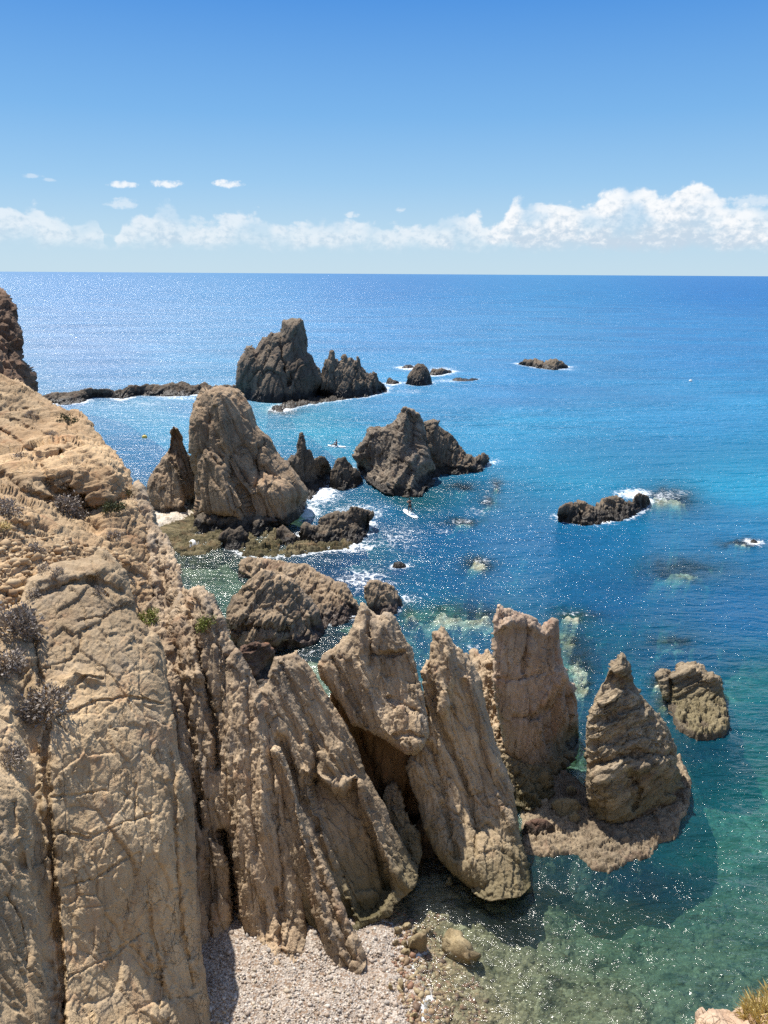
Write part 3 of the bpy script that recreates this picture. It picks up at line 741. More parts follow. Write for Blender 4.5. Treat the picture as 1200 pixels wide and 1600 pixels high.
# ------------------------------------------------------------------ rocks in the cove and beyond
mound = lump('rock_mound',
             sil=[(362, 1004), (355, 980), (352, 953), (363, 933), (383, 913), (400, 897), (410, 886), (423, 890), (447, 900), (470, 917), (487, 937), (500, 953), (505, 975)],
             base=[(486, 994), (450, 999), (430, 1003), (403, 1008), (373, 1013)], mat=M_mid, lean=0.7, bulge=1.2, thick=3.0, D=2.2, amp=0.35, L=1.3, bed=(0.5, 0.2, 1), bedamp=0.7, seed=150, step=1.2, foam=0.1,
             feats=[('p', [(352, 965), (390, 950), (430, 958), (455, 975), (470, 1005), (360, 1010)], 6, -0.5), ('g', [(360, 985), (400, 980), (450, 985)], 4, 0.4)], zones=[(395, 990, 50, 20, 1.7)])
tag(mound, 'rounded brown rock mound with a dark reddish foot behind the fins', 'rock')
ext_ = lump('rubble_reef', sil=[(430, 948), (395, 905), (373, 892), (376, 880), (384, 873), (407, 871), (430, 873), (457, 880), (480, 883), (497, 893), (517, 903), (540, 913), (548, 927), (560, 940), (562, 955)],
            base=[(545, 966), (523, 973), (500, 978), (470, 965)], mat=M_mid, lean=1.9, bulge=0.4, thick=1.2, D=1.5, amp=0.33, L=1.0, seed=155, step=1.2, foam=0.45, fine=1.5)
tag(ext_, 'pale crusted reef running seaward from the brown mound', 'rock')
blk = lump('crusted_rock', sil=[(577, 955), (570, 938), (568, 918), (576, 908), (584, 906), (600, 909), (617, 916), (622, 929), (629, 940)], base=[(617, 954), (597, 958)], mat=M_mid, lean=0.9, amp=0.22, L=0.7, seed=160, step=1.1, foam=0.4)
tag(blk, 'small dark crusted rock just behind the tip of the overhanging fin', 'rock')
wedge = lump('red_wedge', sil=[(398, 1078), (386, 1050), (372, 1018), (380, 1008), (400, 1003), (418, 1005), (428, 1015), (430, 1030)], base=[(426, 1050), (415, 1072)], mat=M_red, lean=0.5, amp=0.18, L=0.8, bed=(1, 0.2, 0.3), bedamp=1.2, seed=163, step=1.3)
tag(wedge, 'dark red layered rock wedged in the gap between cliff and hollowed fin', 'rock')

low = lump('jagged_reef', sil=[(466, 838), (468, 823), (478, 816), (488, 820), (497, 821), (500, 810), (512, 802), (527, 796), (538, 799), (545, 800), (548, 790), (563, 791), (574, 795), (583, 797), (585, 806), (577, 817)],
           base=[(567, 832), (557, 843), (533, 846), (503, 846), (480, 845)], mat=M_dark, lean=0.8, bulge=0.8, thick=2, D=1.4, amp=0.42, L=1.25, seed=170, step=1.0, foam=0.9)
tag(low, 'jagged black reef in white water in front of the large stack', 'rock')
fl1 = shelf('flat_ledge', [(238, 815), (255, 806), (300, 803), (340, 812), (370, 822), (360, 838), (352, 852), (330, 866), (287, 870), (268, 855), (248, 835)], M_flat, z=0.16, amp=0.34, step=1.1, D=1.2, L=1.5, seed=175)
tag(fl1, 'green brown algae flat beside the small pale beach', 'rock shelf')
fl2 = shelf('flat_ledge', [(366, 850), (372, 832), (392, 820), (430, 826), (455, 838), (480, 842), (540, 848), (560, 846), (536, 858), (505, 862), (470, 867), (430, 870), (395, 870), (370, 864)], M_flat, z=0.14, amp=0.42, step=1.0, D=0.9, L=1.3, seed=177, foam=0.6)
tag(fl2, 'tilted olive ledge running out to the jagged black reef', 'rock shelf')
for lab, si, ba, sd in [('dark knobbly rock at the left end of the olive ledge', [(350, 850), (340, 842), (346, 832), (358, 824), (366, 828), (376, 822), (388, 836), (386, 846)], [(370, 856)], 180),
                        ('dark low rock at the base of the large stack', [(300, 822), (302, 810), (318, 800), (345, 803), (380, 806), (420, 808), (440, 812), (425, 822)], [(390, 830), (340, 828)], 181),
                        ('black rock on the olive ledge near the stack shadow', [(430, 840), (432, 826), (442, 820), (452, 828), (462, 836), (470, 842)], [(450, 850)], 182),
                        ('squat dark rock beside the green pool', [(372, 894), (378, 878), (390, 870), (404, 872), (412, 886)], [(400, 898), (384, 900)], 183)]:
    tag(lump('ledge_rock', si, ba, M_dark, lean=0.6, seed=sd, step=1.0, jit=1.5, z0=0.1), lab, 'rock', 'dark rocks on the ledges')
ws = shelf('white_slab', [(294, 853), (302, 850), (311, 853), (308, 858), (297, 858)], plain_mat('white_stone', (0.62, 0.60, 0.55), 0.8), z=0.62, amp=0.05, step=0.8, D=0.25, L=0.4, seed=185, jit=0.5, deep=0.3)
tag(ws, 'flat white stone slab lying on the green algae flat', 'stone')

big = lump('sea_stack',
           sil=[(304, 806), (309, 778), (307, 742), (297, 720), (292, 700), (294, 680), (299, 653), (309, 627), (318, 612), (329, 604), (342, 601), (358, 604), (371, 611), (383, 624), (395, 645), (402, 665), (415, 677), (425, 690), (432, 705), (442, 717), (460, 735), (472, 752), (482, 770), (478, 788)],
           base=[(450, 808), (412, 813), (375, 814), (335, 812)], mat=M_stack, lean=0.42, bulge=3.2, thick=6, D=4.5, amp=0.62, L=4.2, bed=(-0.35, 0.1, 1), bedamp=0.8, seed=190, step=1.1, foam=0.15,
           feats=[('p', [(322, 706), (328, 702), (350, 730), (370, 760), (385, 790), (372, 800), (308, 804), (312, 770), (316, 735)], 5, -1.3), ('g', [(322, 695), (326, 705), (345, 730), (372, 765), (392, 800)], 3, 0.8), ('g', [(400, 700), (403, 730), (400, 760)], 4, 0.8),
                  ('r', [(360, 715), (372, 740), (395, 770)], 6, 0.6), ('g', [(410, 690), (404, 720), (408, 745)], 4, 0.8), ('g', [(330, 615), (328, 650), (324, 690)], 4, 0.4), ('r', [(340, 610), (345, 650), (350, 690)], 9, 0.5), ('b', 440, 770, 28, 25, 1.0)])
tag(big, 'largest rounded brown sea stack standing behind the small pale beach', 'sea stack')
lc = lump('sea_stack', sil=[(230, 800), (228, 770), (231, 752), (238, 739), (250, 720), (258, 708), (265, 699), (266, 685), (267, 673), (270, 665), (277, 670), (284, 682), (288, 697), (296, 712), (302, 732), (306, 755), (306, 785)],
          base=[(298, 798), (282, 803), (262, 805)], mat=M_stack, lean=0.5, bulge=1.6, thick=3.5, D=2.4, amp=0.42, L=2.4, bed=(-0.2, 0.1, 1), bedamp=0.9, seed=197, step=1.0,
          feats=[('p', [(262, 703), (272, 668), (290, 690), (310, 745), (308, 800), (288, 790), (284, 752), (272, 722)], 4, 1.6), ('r', [(258, 712), (272, 730), (283, 765), (284, 795)], 6, 0.7)])
tag(lc, 'pointed brown sea stack with a thin horn left of the largest stack', 'sea stack')
tail = lump('spiked_reef', sil=[(470, 778), (458, 748), (446, 722), (452, 713), (464, 714), (466, 693), (469, 677), (472, 675), (475, 680), (478, 692), (480, 701), (484, 700), (487, 705), (491, 716), (498, 712), (507, 713), (514, 722), (518, 734)],
            base=[(513, 758), (497, 758), (486, 772)], mat=M_dark, lean=0.35, bulge=0.9, thick=2.2, D=1.4, amp=0.42, L=1.3, seed=203, step=0.9, foam=0.35)
tag(tail, 'dark reef with a thin upright spike at the right foot of the largest stack', 'rock')
blob = lump('black_rock', sil=[(514, 757), (516, 735), (526, 718), (540, 713), (547, 722), (552, 730), (563, 738), (567, 748)], base=[(553, 761), (533, 765)], mat=M_dark, lean=0.5, amp=0.35, L=1.1, seed=207, step=0.9, foam=0.35)
tag(blob, 'low black rock between the spiked reef and the pyramid rock', 'rock')
pyr = lump('pyramid_rock',
           sil=[(560, 726), (551, 712), (563, 697), (577, 672), (590, 667), (603, 665), (617, 655), (625, 643), (631, 635), (643, 640), (653, 647), (660, 658), (668, 690), (674, 715), (681, 735)],
           base=[(677, 750), (663, 758), (657, 769), (630, 768), (603, 764), (577, 748)], mat=rock_mat('pyramid_rock', (0.38, 0.31, 0.23), (0.24, 0.19, 0.14), (0.075, 0.057, 0.042), redk=0.2, unit=1.8, tide=0.9, strk=0.95, strat=(-0.5, -0.3, 1), bump=1.6, tide_col=(0.025, 0.02, 0.016)),
           lean=0.6, bulge=1.8, thick=4, D=3, amp=0.5, L=2.4, bed=(-0.5, -0.35, 1), bedamp=1.3, seed=211, step=1.0, foam=0.3,
           feats=[('r', [(632, 637), (628, 680), (620, 720), (612, 760)], 10, 1.2), ('p', [(640, 645), (660, 655), (684, 740), (655, 770), (648, 730), (635, 690)], 6, 1.6), ('r', [(648, 712), (632, 735), (618, 755)], 4, 0.9), ('r', [(655, 725), (645, 745), (640, 762)], 5, 0.8)])
tag(pyr, 'grey brown pyramid rock with steep slanting layers in the middle of the bay', 'rock')
pyr2 = lump('craggy_reef', sil=[(668, 752), (660, 700), (654, 662), (666, 657), (678, 658), (693, 670), (707, 680), (712, 690), (718, 697), (730, 707), (743, 712), (757, 708), (764, 717), (757, 727)],
            base=[(743, 734), (720, 737), (703, 735), (683, 740)], mat=M_dark, lean=0.75, bulge=1.2, thick=3.5, D=2.2, amp=0.6, L=1.7, seed=217, step=0.9, foam=0.6)
tag(pyr2, 'black craggy reef trailing off the right side of the pyramid rock', 'rock')
far = lump('sea_stack',
           sil=[(367, 612), (369, 585), (371, 567), (375, 559), (382, 552), (384, 541), (391, 540), (400, 546), (407, 535), (415, 527), (424, 519), (430, 521), (435, 522), (439, 520), (440, 510), (441, 501), (452, 498), (470, 496), (474, 501), (477, 515), (480, 530), (481, 550), (489, 556), (492, 567), (500, 576), (506, 592), (507, 610)],
           base=[(490, 620), (465, 623), (427, 625), (390, 623), (380, 618)], mat=M_far, lean=0.35, bulge=4, thick=9, D=7, amp=0.85, L=5.5, bed=(0.1, 0.1, 1), bedamp=0.8, seed=223, step=0.8, foam=0.3, jit=1.0,
           feats=[('g', [(438, 522), (440, 560), (452, 600)], 3, 1.2), ('r', [(462, 500), (465, 540), (475, 590)], 7, 1.0), ('g', [(425, 525), (420, 560), (405, 600)], 3, 0.8)])
tag(far, 'farthest and tallest dark sea stack with a square summit', 'sea stack')
comb = lump('comb_reef',
            sil=[(500, 616), (502, 595), (504, 578), (507, 561), (512, 560), (514, 548), (518, 546), (522, 548), (524, 560), (531, 565), (533, 558), (537, 554), (541, 554), (544, 559), (549, 558), (553, 564), (556, 563), (557, 557), (560, 556), (562, 560), (565, 572), (572, 581), (578, 584), (581, 585), (583, 581), (588, 584), (592, 595), (600, 600), (604, 607)],
            base=[(580, 616), (552, 620), (525, 622)], mat=M_far, lean=0.5, bulge=1.5, thick=5, D=2.6, amp=0.5, L=1.8, bedamp=0.7, seed=229, step=0.7, foam=0.7, jit=0.5)
tag(comb, 'dark reef with a comb of sharp spires beside the farthest stack', 'rock')
apron = shelf('wave_cut_apron', [(425, 636), (455, 627), (500, 620), (560, 618), (603, 606), (606, 612), (575, 620), (545, 624), (505, 629), (470, 635), (440, 644), (428, 643)], M_dark, z=0.3, amp=0.35, step=0.9, D=1.5, L=2.0, seed=231, foam=0.6)
tag(apron, 'low dark apron of rock in front of the comb of spires', 'rock shelf')
reef = lump('long_reef',
            sil=[(45, 632), (58, 620), (70, 616), (80, 613), (110, 612), (125, 609), (140, 606), (155, 607), (167, 607), (180, 611), (190, 607), (200, 602), (212, 601), (220, 603), (228, 600), (240, 601), (253, 603), (260, 599), (267, 598), (275, 600), (283, 594), (290, 596), (298, 602), (310, 602), (320, 597), (330, 603), (350, 601), (372, 603), (375, 608)],
            base=[(340, 611), (310, 617), (290, 618), (267, 620), (240, 618), (213, 617), (190, 625), (175, 621), (140, 620), (130, 629), (100, 632), (73, 630)], mat=M_dark, lean=1.6, bulge=0.3, thick=2.5, D=2.5, amp=0.5, L=2.2, seed=237, step=0.9, foam=0.75, jit=1.2)
tag(reef, 'long low dark reef joining the cliff and the farthest stack', 'rock')
isl = [('black sugarloaf rock with white water at its foot right of the comb reef', [(634, 598), (637, 588), (642, 580), (648, 570), (653, 567), (662, 569), (668, 575), (673, 588), (675, 597)], [(665, 602), (645, 602)], 0.45, M_far, 0.6),
       ('low brown rock behind the black sugarloaf rock', [(670, 585), (676, 575), (684, 577), (690, 574), (698, 577), (706, 580)], [(695, 584), (680, 587)], 0.8, M_dark, 0.9),
       ('small wave washed rock left of the black sugarloaf rock', [(628, 574), (634, 570), (642, 570), (648, 573)], [(638, 576)], 0.8, M_dark, 1.0),
       ('thin line of rock just above the water right of the sugarloaf rock', [(707, 593), (715, 590), (724, 591), (732, 592), (738, 590), (747, 592)], [(735, 595), (718, 595)], 0.9, M_dark, 0.5),
       ('farthest double humped islet out in open water', [(810, 568), (818, 563), (828, 562), (836, 560), (845, 564), (850, 567), (858, 562), (866, 561), (876, 564), (887, 573)], [(868, 577), (845, 575), (825, 571)], 0.6, M_dark, 0.8),
       ('small crag at the seaward tip of the comb reef', [(603, 598), (605, 592), (609, 589), (614, 593), (622, 595), (624, 598)], [(612, 601)], 0.6, M_dark, 0.8),
       ('black reef with breaking foam behind it in the right half of the bay', [(871, 804), (874, 793), (885, 786), (898, 783), (910, 783), (922, 787), (932, 792), (944, 780), (958, 774), (970, 777), (975, 784), (986, 784), (992, 774), (998, 768), (1006, 772), (1016, 781)], [(1000, 797), (985, 806), (960, 811), (940, 816), (910, 817), (885, 815)], 0.8, M_dark, 0.75),
       ('tiny black rock awash in the channel behind the fins', [(613, 884), (616, 878), (624, 877), (632, 880), (635, 884)], [(624, 888)], 0.5, M_dark, 0.6),
       ('tiny rock breaking the surface at the right edge of the bay', [(1172, 846), (1176, 842), (1181, 844), (1184, 847)], [(1178, 849)], 0.5, M_dark, 0.8)]
for i, (lab, si, ba, ln, mt, fo) in enumerate(isl):
    o = lump('islet', si, ba, mt, lean=ln, seed=250 + 7 * i, step=0.7 if i < 6 else 0.9, foam=fo, jit=0.7, amp=None if i != 6 else 0.45, L=None if i != 6 else 1.3, D=None if i != 6 else 1.4, thick=None if i != 6 else 2.2, bulge=None if i != 6 else 0.6)
    tag(o, lab, 'rock', 'small rocks out in the bay')

# pale outcrop close to the viewer, bottom right
crop = lump('pale_outcrop', sil=[(1084, 1700), (1088, 1600), (1092, 1588), (1102, 1582), (1114, 1577), (1124, 1578), (1135, 1578), (1142, 1582), (1155, 1575), (1165, 1570), (1172, 1564), (1190, 1557), (1240, 1545), (1400, 1520)], base=[(1400, 1900), (1084, 1900)], mat=M_pale,
            ctrl=[(1090, 1600, 6.0), (1200, 1560, 6.4), (1400, 1520, 6.2), (1090, 1900, 5.2), (1400, 1900, 4.8)], thick=1.2, bulge=0.25, D=0.4, amp=0.05, L=0.3, seed=301, step=1.8, fine=1.5)
tag(crop, 'pale pink sunlit outcrop at the near right corner', 'rock')

# ------------------------------------------------------------------ sea, sea bed and shingle
def idw(px, py, pts, power=3.0):
    P = np.array([p[:2] for p in pts], float); v = np.array([p[2] for p in pts], float)
    num = 0; den = 0
    for (x, y), val in zip(P, v):
        w = 1 / (((px - x) ** 2 + ((py - y) * 1.25) ** 2) / 900.0 + 0.15) ** (power / 2)
        num = num + w[:, None] * np.atleast_1d(val) if np.ndim(val) else num + w * val
        den = den + w
    return num / (den[:, None] if np.ndim(num) == 2 else den)


DEPTH = [(350, 1600, -1.0), (450, 1600, -.75), (400, 1520, -.85), (520, 1560, -.5), (480, 1490, -.7), (590, 1470, -.3), (600, 1540, -.2), (640, 1480, -.03), (620, 1430, .1), (662, 1600, 0.02), (640, 1540, -.03), (610, 1600, -.22), (700, 1700, 0.05), (500, 1800, -.8), (640, 1800, -.1),
         (720, 1600, .3), (720, 1450, .55), (680, 1400, .35), (680, 1520, .2), (800, 1500, .75), (850, 1400, 1.3), (950, 1550, 1.0), (900, 1700, .9), (1100, 1500, 1.6), (1190, 1580, 1.7), (1000, 1400, 2.0), (980, 1378, 2.8), (1045, 1345, 3.2), (925, 1385, 2.4), (1090, 1270, 3.4), (860, 1365, 1.8), (1190, 1300, 2.6), (1100, 1250, 3.0), (1190, 1100, 4.6), (1090, 1380, 2.2),  # made deeper below the algae shelf to darken the water like its shadow
         (1000, 1050, 5), (1190, 950, 9), (950, 950, 7), (880, 1230, 0.5), (700, 1000, 4), (650, 900, 6), (800, 850, 8), (600, 780, 6), (1000, 850, 9), (700, 700, 12), (1190, 750, 12), (900, 600, 25), (300, 570, 30), (330, 900, 1.6), (300, 880, 1.0), (380, 905, 1.6), (330, 935, 2.0), (300, 840, .3),
         (480, 1030, .9), (450, 1015, .7), (520, 990, 1.5), (600, 500, 60), (520, 800, 3.5), (500, 870, 2.5), (560, 880, 4), (250, 720, 6), (220, 650, 8), (430, 660, 8), (255, 815, -.5), (280, 805, -.7), (235, 830, -.4), (430, 835, .5), (1500, 1200, 5), (1500, 1600, 3)]
SHOAL = [(750, 882, 32, 16, .35), (895, 965, 46, 18, .3), (890, 1000, 34, 22, .9), (905, 1040, 32, 30, .7), (910, 1075, 24, 22, .6), (700, 962, 60, 26, 1.1), (760, 965, 40, 20, .8), (1060, 890, 90, 26, 1.6), (1160, 850, 40, 8, .5), (1045, 780, 60, 26, .8), (1050, 1002, 40, 14, 1.3),
         (440, 640, 30, 8, .2), (720, 815, 40, 9, .9), (760, 785, 16, 16, 1.0), (775, 760, 12, 14, 1.2), (1035, 1065, 22, 22, .3), (1040, 1100, 22, 20, .5), (720, 760, 30, 10, 1.5), (640, 960, 25, 16, .7)]


def depth_at(px, py):
    d = idw(px, py, DEPTH)
    q = np.c_[px, py * 1.7, np.zeros(len(px))]
    px = px + 26 * fbm(q / 34, 4, 501, 0.65); py = py + 15 * fbm(q / 34, 4, 502, 0.65)
    d0 = d
    for (x, y, rx, ry, top) in SHOAL:
        top = top * 0.55
        u = np.exp(-((px - x) / rx) ** 2 - ((py - y) / ry) ** 2)
        d = np.where(d > top, d + (top - d) * np.clip(u * 1.1, 0, 1), d)
    sh_ = np.clip(d0 - d, 0, 3) * (0.02 + 0.4 * fbm(q / 20, 3, 503, 0.6))
    d = np.where(d0 - d > 0.05, np.maximum(d + np.clip(sh_, -0.2, 2.0), 0.12), d)
    return d


# linear albedo of the water body, sampled over the bay (deep blue, turquoise over sand, green over weed; rock shadow below the shelf painted in dark)
BODY = [(100, 440, (.014, .125, .28)), (600, 440, (.008, .115, .28)), (1150, 440, (.004, .105, .28)), (100, 560, (.040, .14, .28)), (600, 520, (.007, .14, .31)), (1100, 540, (.003, .13, .30)), (800, 600, (.008, .145, .31)),
        (1100, 640, (.006, .155, .31)), (600, 600, (.012, .17, .33)), (300, 650, (.025, .17, .30)), (480, 660, (.004, .19, .31)), (250, 720, (.012, .14, .30)), (800, 680, (.004, .17, .31)), (1150, 740, (.002, .18, .31)), (900, 740, (.002, .165, .29)),
        (600, 800, (.005, .11, .24)), (640, 780, (.002, .07, .09)), (700, 840, (.006, .11, .25)), (850, 850, (.005, .105, .235)), (1100, 850, (.004, .115, .24)), (500, 760, (.02, .15, .30)), (1150, 950, (.003, .08, .19)), (950, 930, (.003, .085, .20)), (700, 930, (.005, .105, .235)),
        (1050, 1020, (.002, .08, .17)), (1180, 1080, (.002, .09, .13)), (960, 1010, (.003, .07, .14)), (900, 1180, (.006, .05, .10)), (1000, 1372, (.006, .045, .075)), (1075, 1320, (.006, .07, .095)), (1095, 1180, (.003, .06, .10)), (1100, 1200, (.003, .085, .11)), (1190, 1250, (.003, .105, .112)), (1100, 1330, (.006, .095, .098)), (1190, 1450, (.02, .085, .080)), (950, 1450, (.028, .078, .066)),
        (750, 1450, (.03, .045, .042)), (850, 1560, (.04, .058, .043)), (330, 900, (.004, .05, .05)), (310, 930, (.006, .06, .08)), (480, 1020, (.03, .08, .10)), (560, 900, (.01, .08, .19))]

fr_t = np.concatenate([-np.geomspace(9.0, 0.75, 26), np.linspace(-0.72, 0.72, 620), np.geomspace(0.75, 9.0, 26)])   # x / y of the fan
yr = [6.0]
while yr[-1] < 60000:
    y = yr[-1]
    yr.append(y + min(max(0.045 * (y / 20) ** 1.55, 0.05), 0.10 * y + 0.02) if y < 400 else y * 1.12)
yr = np.array(yr)
GX, GY = np.meshgrid(fr_t, yr)
WX = (GX * GY).ravel(); WY = GY.ravel()
W3 = np.c_[WX, WY, np.zeros_like(WX)]
wpx, wpy = to_px(W3)
nrow, ncol = len(yr), len(fr_t)
idx = np.arange(nrow * ncol).reshape(nrow, ncol)
wq = np.stack([idx[:-1, :-1], idx[:-1, 1:], idx[1:, 1:], idx[1:, :-1]], -1).reshape(-1, 4)
cpx = np.clip(wpx, -500, 1700); cpy = np.clip(wpy, 428, 1900)
dep = depth_at(cpx, cpy)
# foam: close to rocks, plus patches of broken water; the mid-cove ones paint in sun glitter
foam = np.zeros(len(WX))
act = np.where((wpy > 540) & (wpx > -50) & (wpx < 1250) & (wpy < 1500))[0]
for line, strength, wid in WATERLINES:
    L = line[::2]
    lo, hi = L.min(0) - 8, L.max(0) + 12
    k = act[(WX[act] > lo[0]) & (WX[act] < hi[0]) & (WY[act] > lo[1]) & (WY[act] < hi[1])]
    if not len(k): continue
    d = seg_dist(WX[k], WY[k], L)
    scale = 0.35 + 0.010 * WY[k]
    foam[k] = np.maximum(foam[k], strength * np.exp(-d / scale))
for (x, y, rx, ry, v) in [(500, 770, 40, 24, .74), (480, 800, 30, 18, .72), (560, 800, 56, 18, .58), (540, 852, 66, 16, .66), (570, 905, 60, 26, .52), (620, 840, 60, 30, .42), (640, 935, 25, 12, .45), (720, 815, 42, 7, .42), (745, 800, 30, 8, .40), (762, 782, 12, 14, .40), (774, 757, 9, 12, .36), (990, 772, 36, 10, .75), (1035, 775, 40, 14, .45),
                          (1060, 770, 30, 8, .4), (640, 575, 22, 5, .7), (690, 578, 30, 6, .6), (700, 595, 36, 4, .5), (600, 606, 20, 6, .6), (640, 612, 40, 6, .4), (440, 640, 26, 6, .75), (280, 622, 60, 6, .5), (230, 630, 60, 6, .4), (770, 722, 22, 6, .5), (750, 876, 24, 8, .4),
                          (900, 960, 40, 6, .38), (740, 1010, 24, 5, .45), (1180, 847, 34, 4, .45), (575, 690, 16, 24, .35), (552, 735, 6, 20, .5), (480, 1020, 40, 14, .35), (700, 830, 30, 6, .4), (880, 577, 30, 3, .5), (640, 1000, 20, 10, .3)]:
    foam = np.maximum(foam, v * np.exp(-((wpx - x) / rx) ** 2 - ((wpy - y) / ry) ** 2))  # also carries the sun glitter painted into the mid cove
wet_edge = np.exp(-(dep / 0.10) ** 2) * (wpy > 1400) * 0.55
foam = np.maximum(foam, wet_edge)
body = np.zeros((len(WX), 3)); den = np.zeros(len(WX))
for x, y, c in BODY:
    w = 1 / (((cpx - x) ** 2 + ((cpy - y) * 2.0) ** 2) / 900.0 + 0.4) ** 1.5
    body += w[:, None] * np.array(c); den += w
body /= den[:, None]

me = np_mesh('sea', W3, wq)
for nm, arr in (('depth', dep), ('foam', foam)):
    a = me.attributes.new(nm, 'FLOAT', 'POINT'); a.data.foreach_set('value', arr.astype(np.float32))
a = me.attributes.new('body', 'FLOAT_VECTOR', 'POINT'); a.data.foreach_set('vector', body.astype(np.float32).ravel())


def water_material():
    m, nt = new_mat('sea_water')
    pos = nt.new('ShaderNodeNewGeometry').outputs['Position']
    sep = nt.new('ShaderNodeSeparateXYZ'); nt.l.new(pos, sep.inputs[0])
    dep_ = nt.attr('depth'); fo = nt.attr('foam'); bod = nt.attr('body', 'Vector')
    # slow drift of lighter and darker water
    drift = nt.noise(nt.mapping(pos, (0.018, 0.05, 1), (0, 0, 0.15)), 1.0, 5, 0.6, 0.6)
    bod = nt.vmath('MULTIPLY', bod, nt.mix(nt.step(drift, 0.3, 0.7), (0.78, 0.82, 0.86), (1.2, 1.16, 1.12)))
    open_sea = nt.step(sep.outputs[1], 40.0, 160.0)
    # swell, wind ripples, capillaries
    w1 = nt.noise(nt.mapping(pos, (0.10, 0.30, 1), (0, 0, 0.22)), 1.0, 3, 0.5, 0.3)
    w2 = nt.noise(nt.mapping(pos, (0.45, 1.15, 1), (0, 0, -0.30)), 1.0, 4, 0.55, 0.5)
    w3 = nt.noise(nt.mapping(pos, (1.3, 2.6, 1), (0, 0, 0.55)), 1.0, 4, 0.6, 0.4)
    hgt = nt.math('ADD', nt.math('MULTIPLY', w1, 1.0), nt.math('MULTIPLY', w2, 0.55))
    wind = nt.step(nt.noise(nt.mapping(pos, (0.012, 0.05, 1), (0, 0, 0.1)), 1.0, 4, 0.6), 0.3, 0.7, 0.65, 1.5)
    hgt = nt.math('MULTIPLY', hgt, nt.math('MULTIPLY', wind, nt.math('ADD', 0.50, nt.math('MULTIPLY', open_sea, 0.50))))
    hgt = nt.math('ADD', hgt, nt.math('MULTIPLY', w3, 0.17))
    nrm = nt.bump(hgt, 1.15, 1.0)
    dd = nt.math('MAXIMUM', nt.math('ADD', dep_, nt.math('MULTIPLY', nt.math('SUBTRACT', nt.noise(pos, 0.6, 4, 0.6), 0.5), 0.5)), 0.0)

    def ex(k): return nt.math('POWER', 2.718, nt.math('MULTIPLY', dd, -k))
    tint = nt.new('ShaderNodeCombineColor')
    for i, k in enumerate((0.26, 0.06, 0.065)): nt.put(tint.inputs[i], ex(k))
    tr = nt.new('ShaderNodeBsdfTransparent'); nt.put(tr.inputs[0], tint.outputs[0])
    df = nt.new('ShaderNodeBsdfDiffuse'); nt.put(df.inputs[0], bod); nt.put(df.inputs['Normal'], nrm)
    clear = nt.math('MULTIPLY', ex(0.20), nt.step(dd, 7.0, 13.0, 1, 0))
    mx = nt.new('ShaderNodeMixShader'); nt.put(mx.inputs[0], clear); nt.l.new(df.outputs[0], mx.inputs[1]); nt.l.new(tr.outputs[0], mx.inputs[2])
    g1 = nt.new('ShaderNodeTexNoise'); nt.put(g1.inputs['Vector'], nt.mapping(pos, (0.55, 1.5, 1), (0, 0, -0.2))); g1.inputs['Scale'].default_value = 1.0; g1.inputs['Detail'].default_value = 3; g1.inputs['Roughness'].default_value = 0.65
    g2 = nt.new('ShaderNodeTexNoise'); nt.put(g2.inputs['Vector'], nt.mapping(pos, (3.2, 1.9, 1), (0, 0, 0.5))); g2.inputs['Scale'].default_value = 1.0; g2.inputs['Detail'].default_value = 3; g2.inputs['Roughness'].default_value = 0.6
    def slope(g, k):
        v = nt.vmath('MULTIPLY', nt.vmath('SUBTRACT', g.outputs[1], (0.5, 0.5, 0.5)), (1, 1, 0))
        cb = nt.new('ShaderNodeVectorMath', operation='SCALE'); nt.put(cb.inputs[0], v); nt.put(cb.inputs[3], k)
        return cb.outputs[0]
    gust = nt.math('MULTIPLY', nt.step(nt.noise(nt.mapping(pos, (0.13, 0.22, 1), (0, 0, 0.1)), 1.0, 7, 0.75), 0.46, 0.66), nt.step(nt.noise(nt.mapping(pos, (0.012, 0.04, 1)), 1.0, 4, 0.6), 0.3, 0.62, 0.35, 1.0))
    # the breeze ruffles the western half of the bay and the shore ripples; the eastern half lies calmer
    ruffle = nt.math('MAXIMUM', nt.step(sep.outputs[0], -45.0, 22.0, 1.0, 0.0), nt.step(sep.outputs[1], 27.0, 36.0, 0.85, 0.0))
    ruffle = nt.math('ADD', 0.28, nt.math('MULTIPLY', ruffle, 0.72))
    k1 = nt.math('MULTIPLY', ruffle, nt.math('ADD', 0.50, nt.math('MULTIPLY', nt.math('MULTIPLY', open_sea, gust), 1.7)))
    facet = nt.vmath('ADD', slope(g1, nt.math('MULTIPLY', wind, k1)), slope(g2, nt.math('MULTIPLY', ruffle, 0.72)))
    nrg = nt.vmath('NORMALIZE', nt.vmath('ADD', nrm, facet))
    gl = nt.new('ShaderNodeBsdfGlossy'); nt.put(gl.inputs['Normal'], nrg)
    nt.put(gl.inputs['Roughness'], nt.math('ADD', 0.13, nt.math('MULTIPLY', open_sea, 0.15)))
    frn = nt.new('ShaderNodeFresnel'); frn.inputs[0].default_value = 1.33; nt.put(frn.inputs['Normal'], nrm)
    fr = nt.math('MINIMUM', frn.outputs[0], nt.step(sep.outputs[1], 150.0, 900.0, 0.40, 0.22))
    mg = nt.new('ShaderNodeMixShader'); nt.put(mg.inputs[0], fr); nt.l.new(mx.outputs[0], mg.inputs[1]); nt.l.new(gl.outputs[0], mg.inputs[2])
    # foam, and the sun glitter painted white in the cove
    fn = nt.noise(nt.mapping(pos, (0.8, 0.45, 1), (0, 0, 0.4)), 2.4, 8, 0.78, 0.9)
    fe = nt.voro(nt.vmath('ADD', pos, nt.vmath('MULTIPLY', nt.new('ShaderNodeTexNoise').outputs[1], (0, 0, 0))), 1.1, 'DISTANCE_TO_EDGE')
    fn2 = nt.math('ADD', fn, nt.math('MULTIPLY', nt.step(fe, 0.0, 0.16, 1, 0), 0.10))
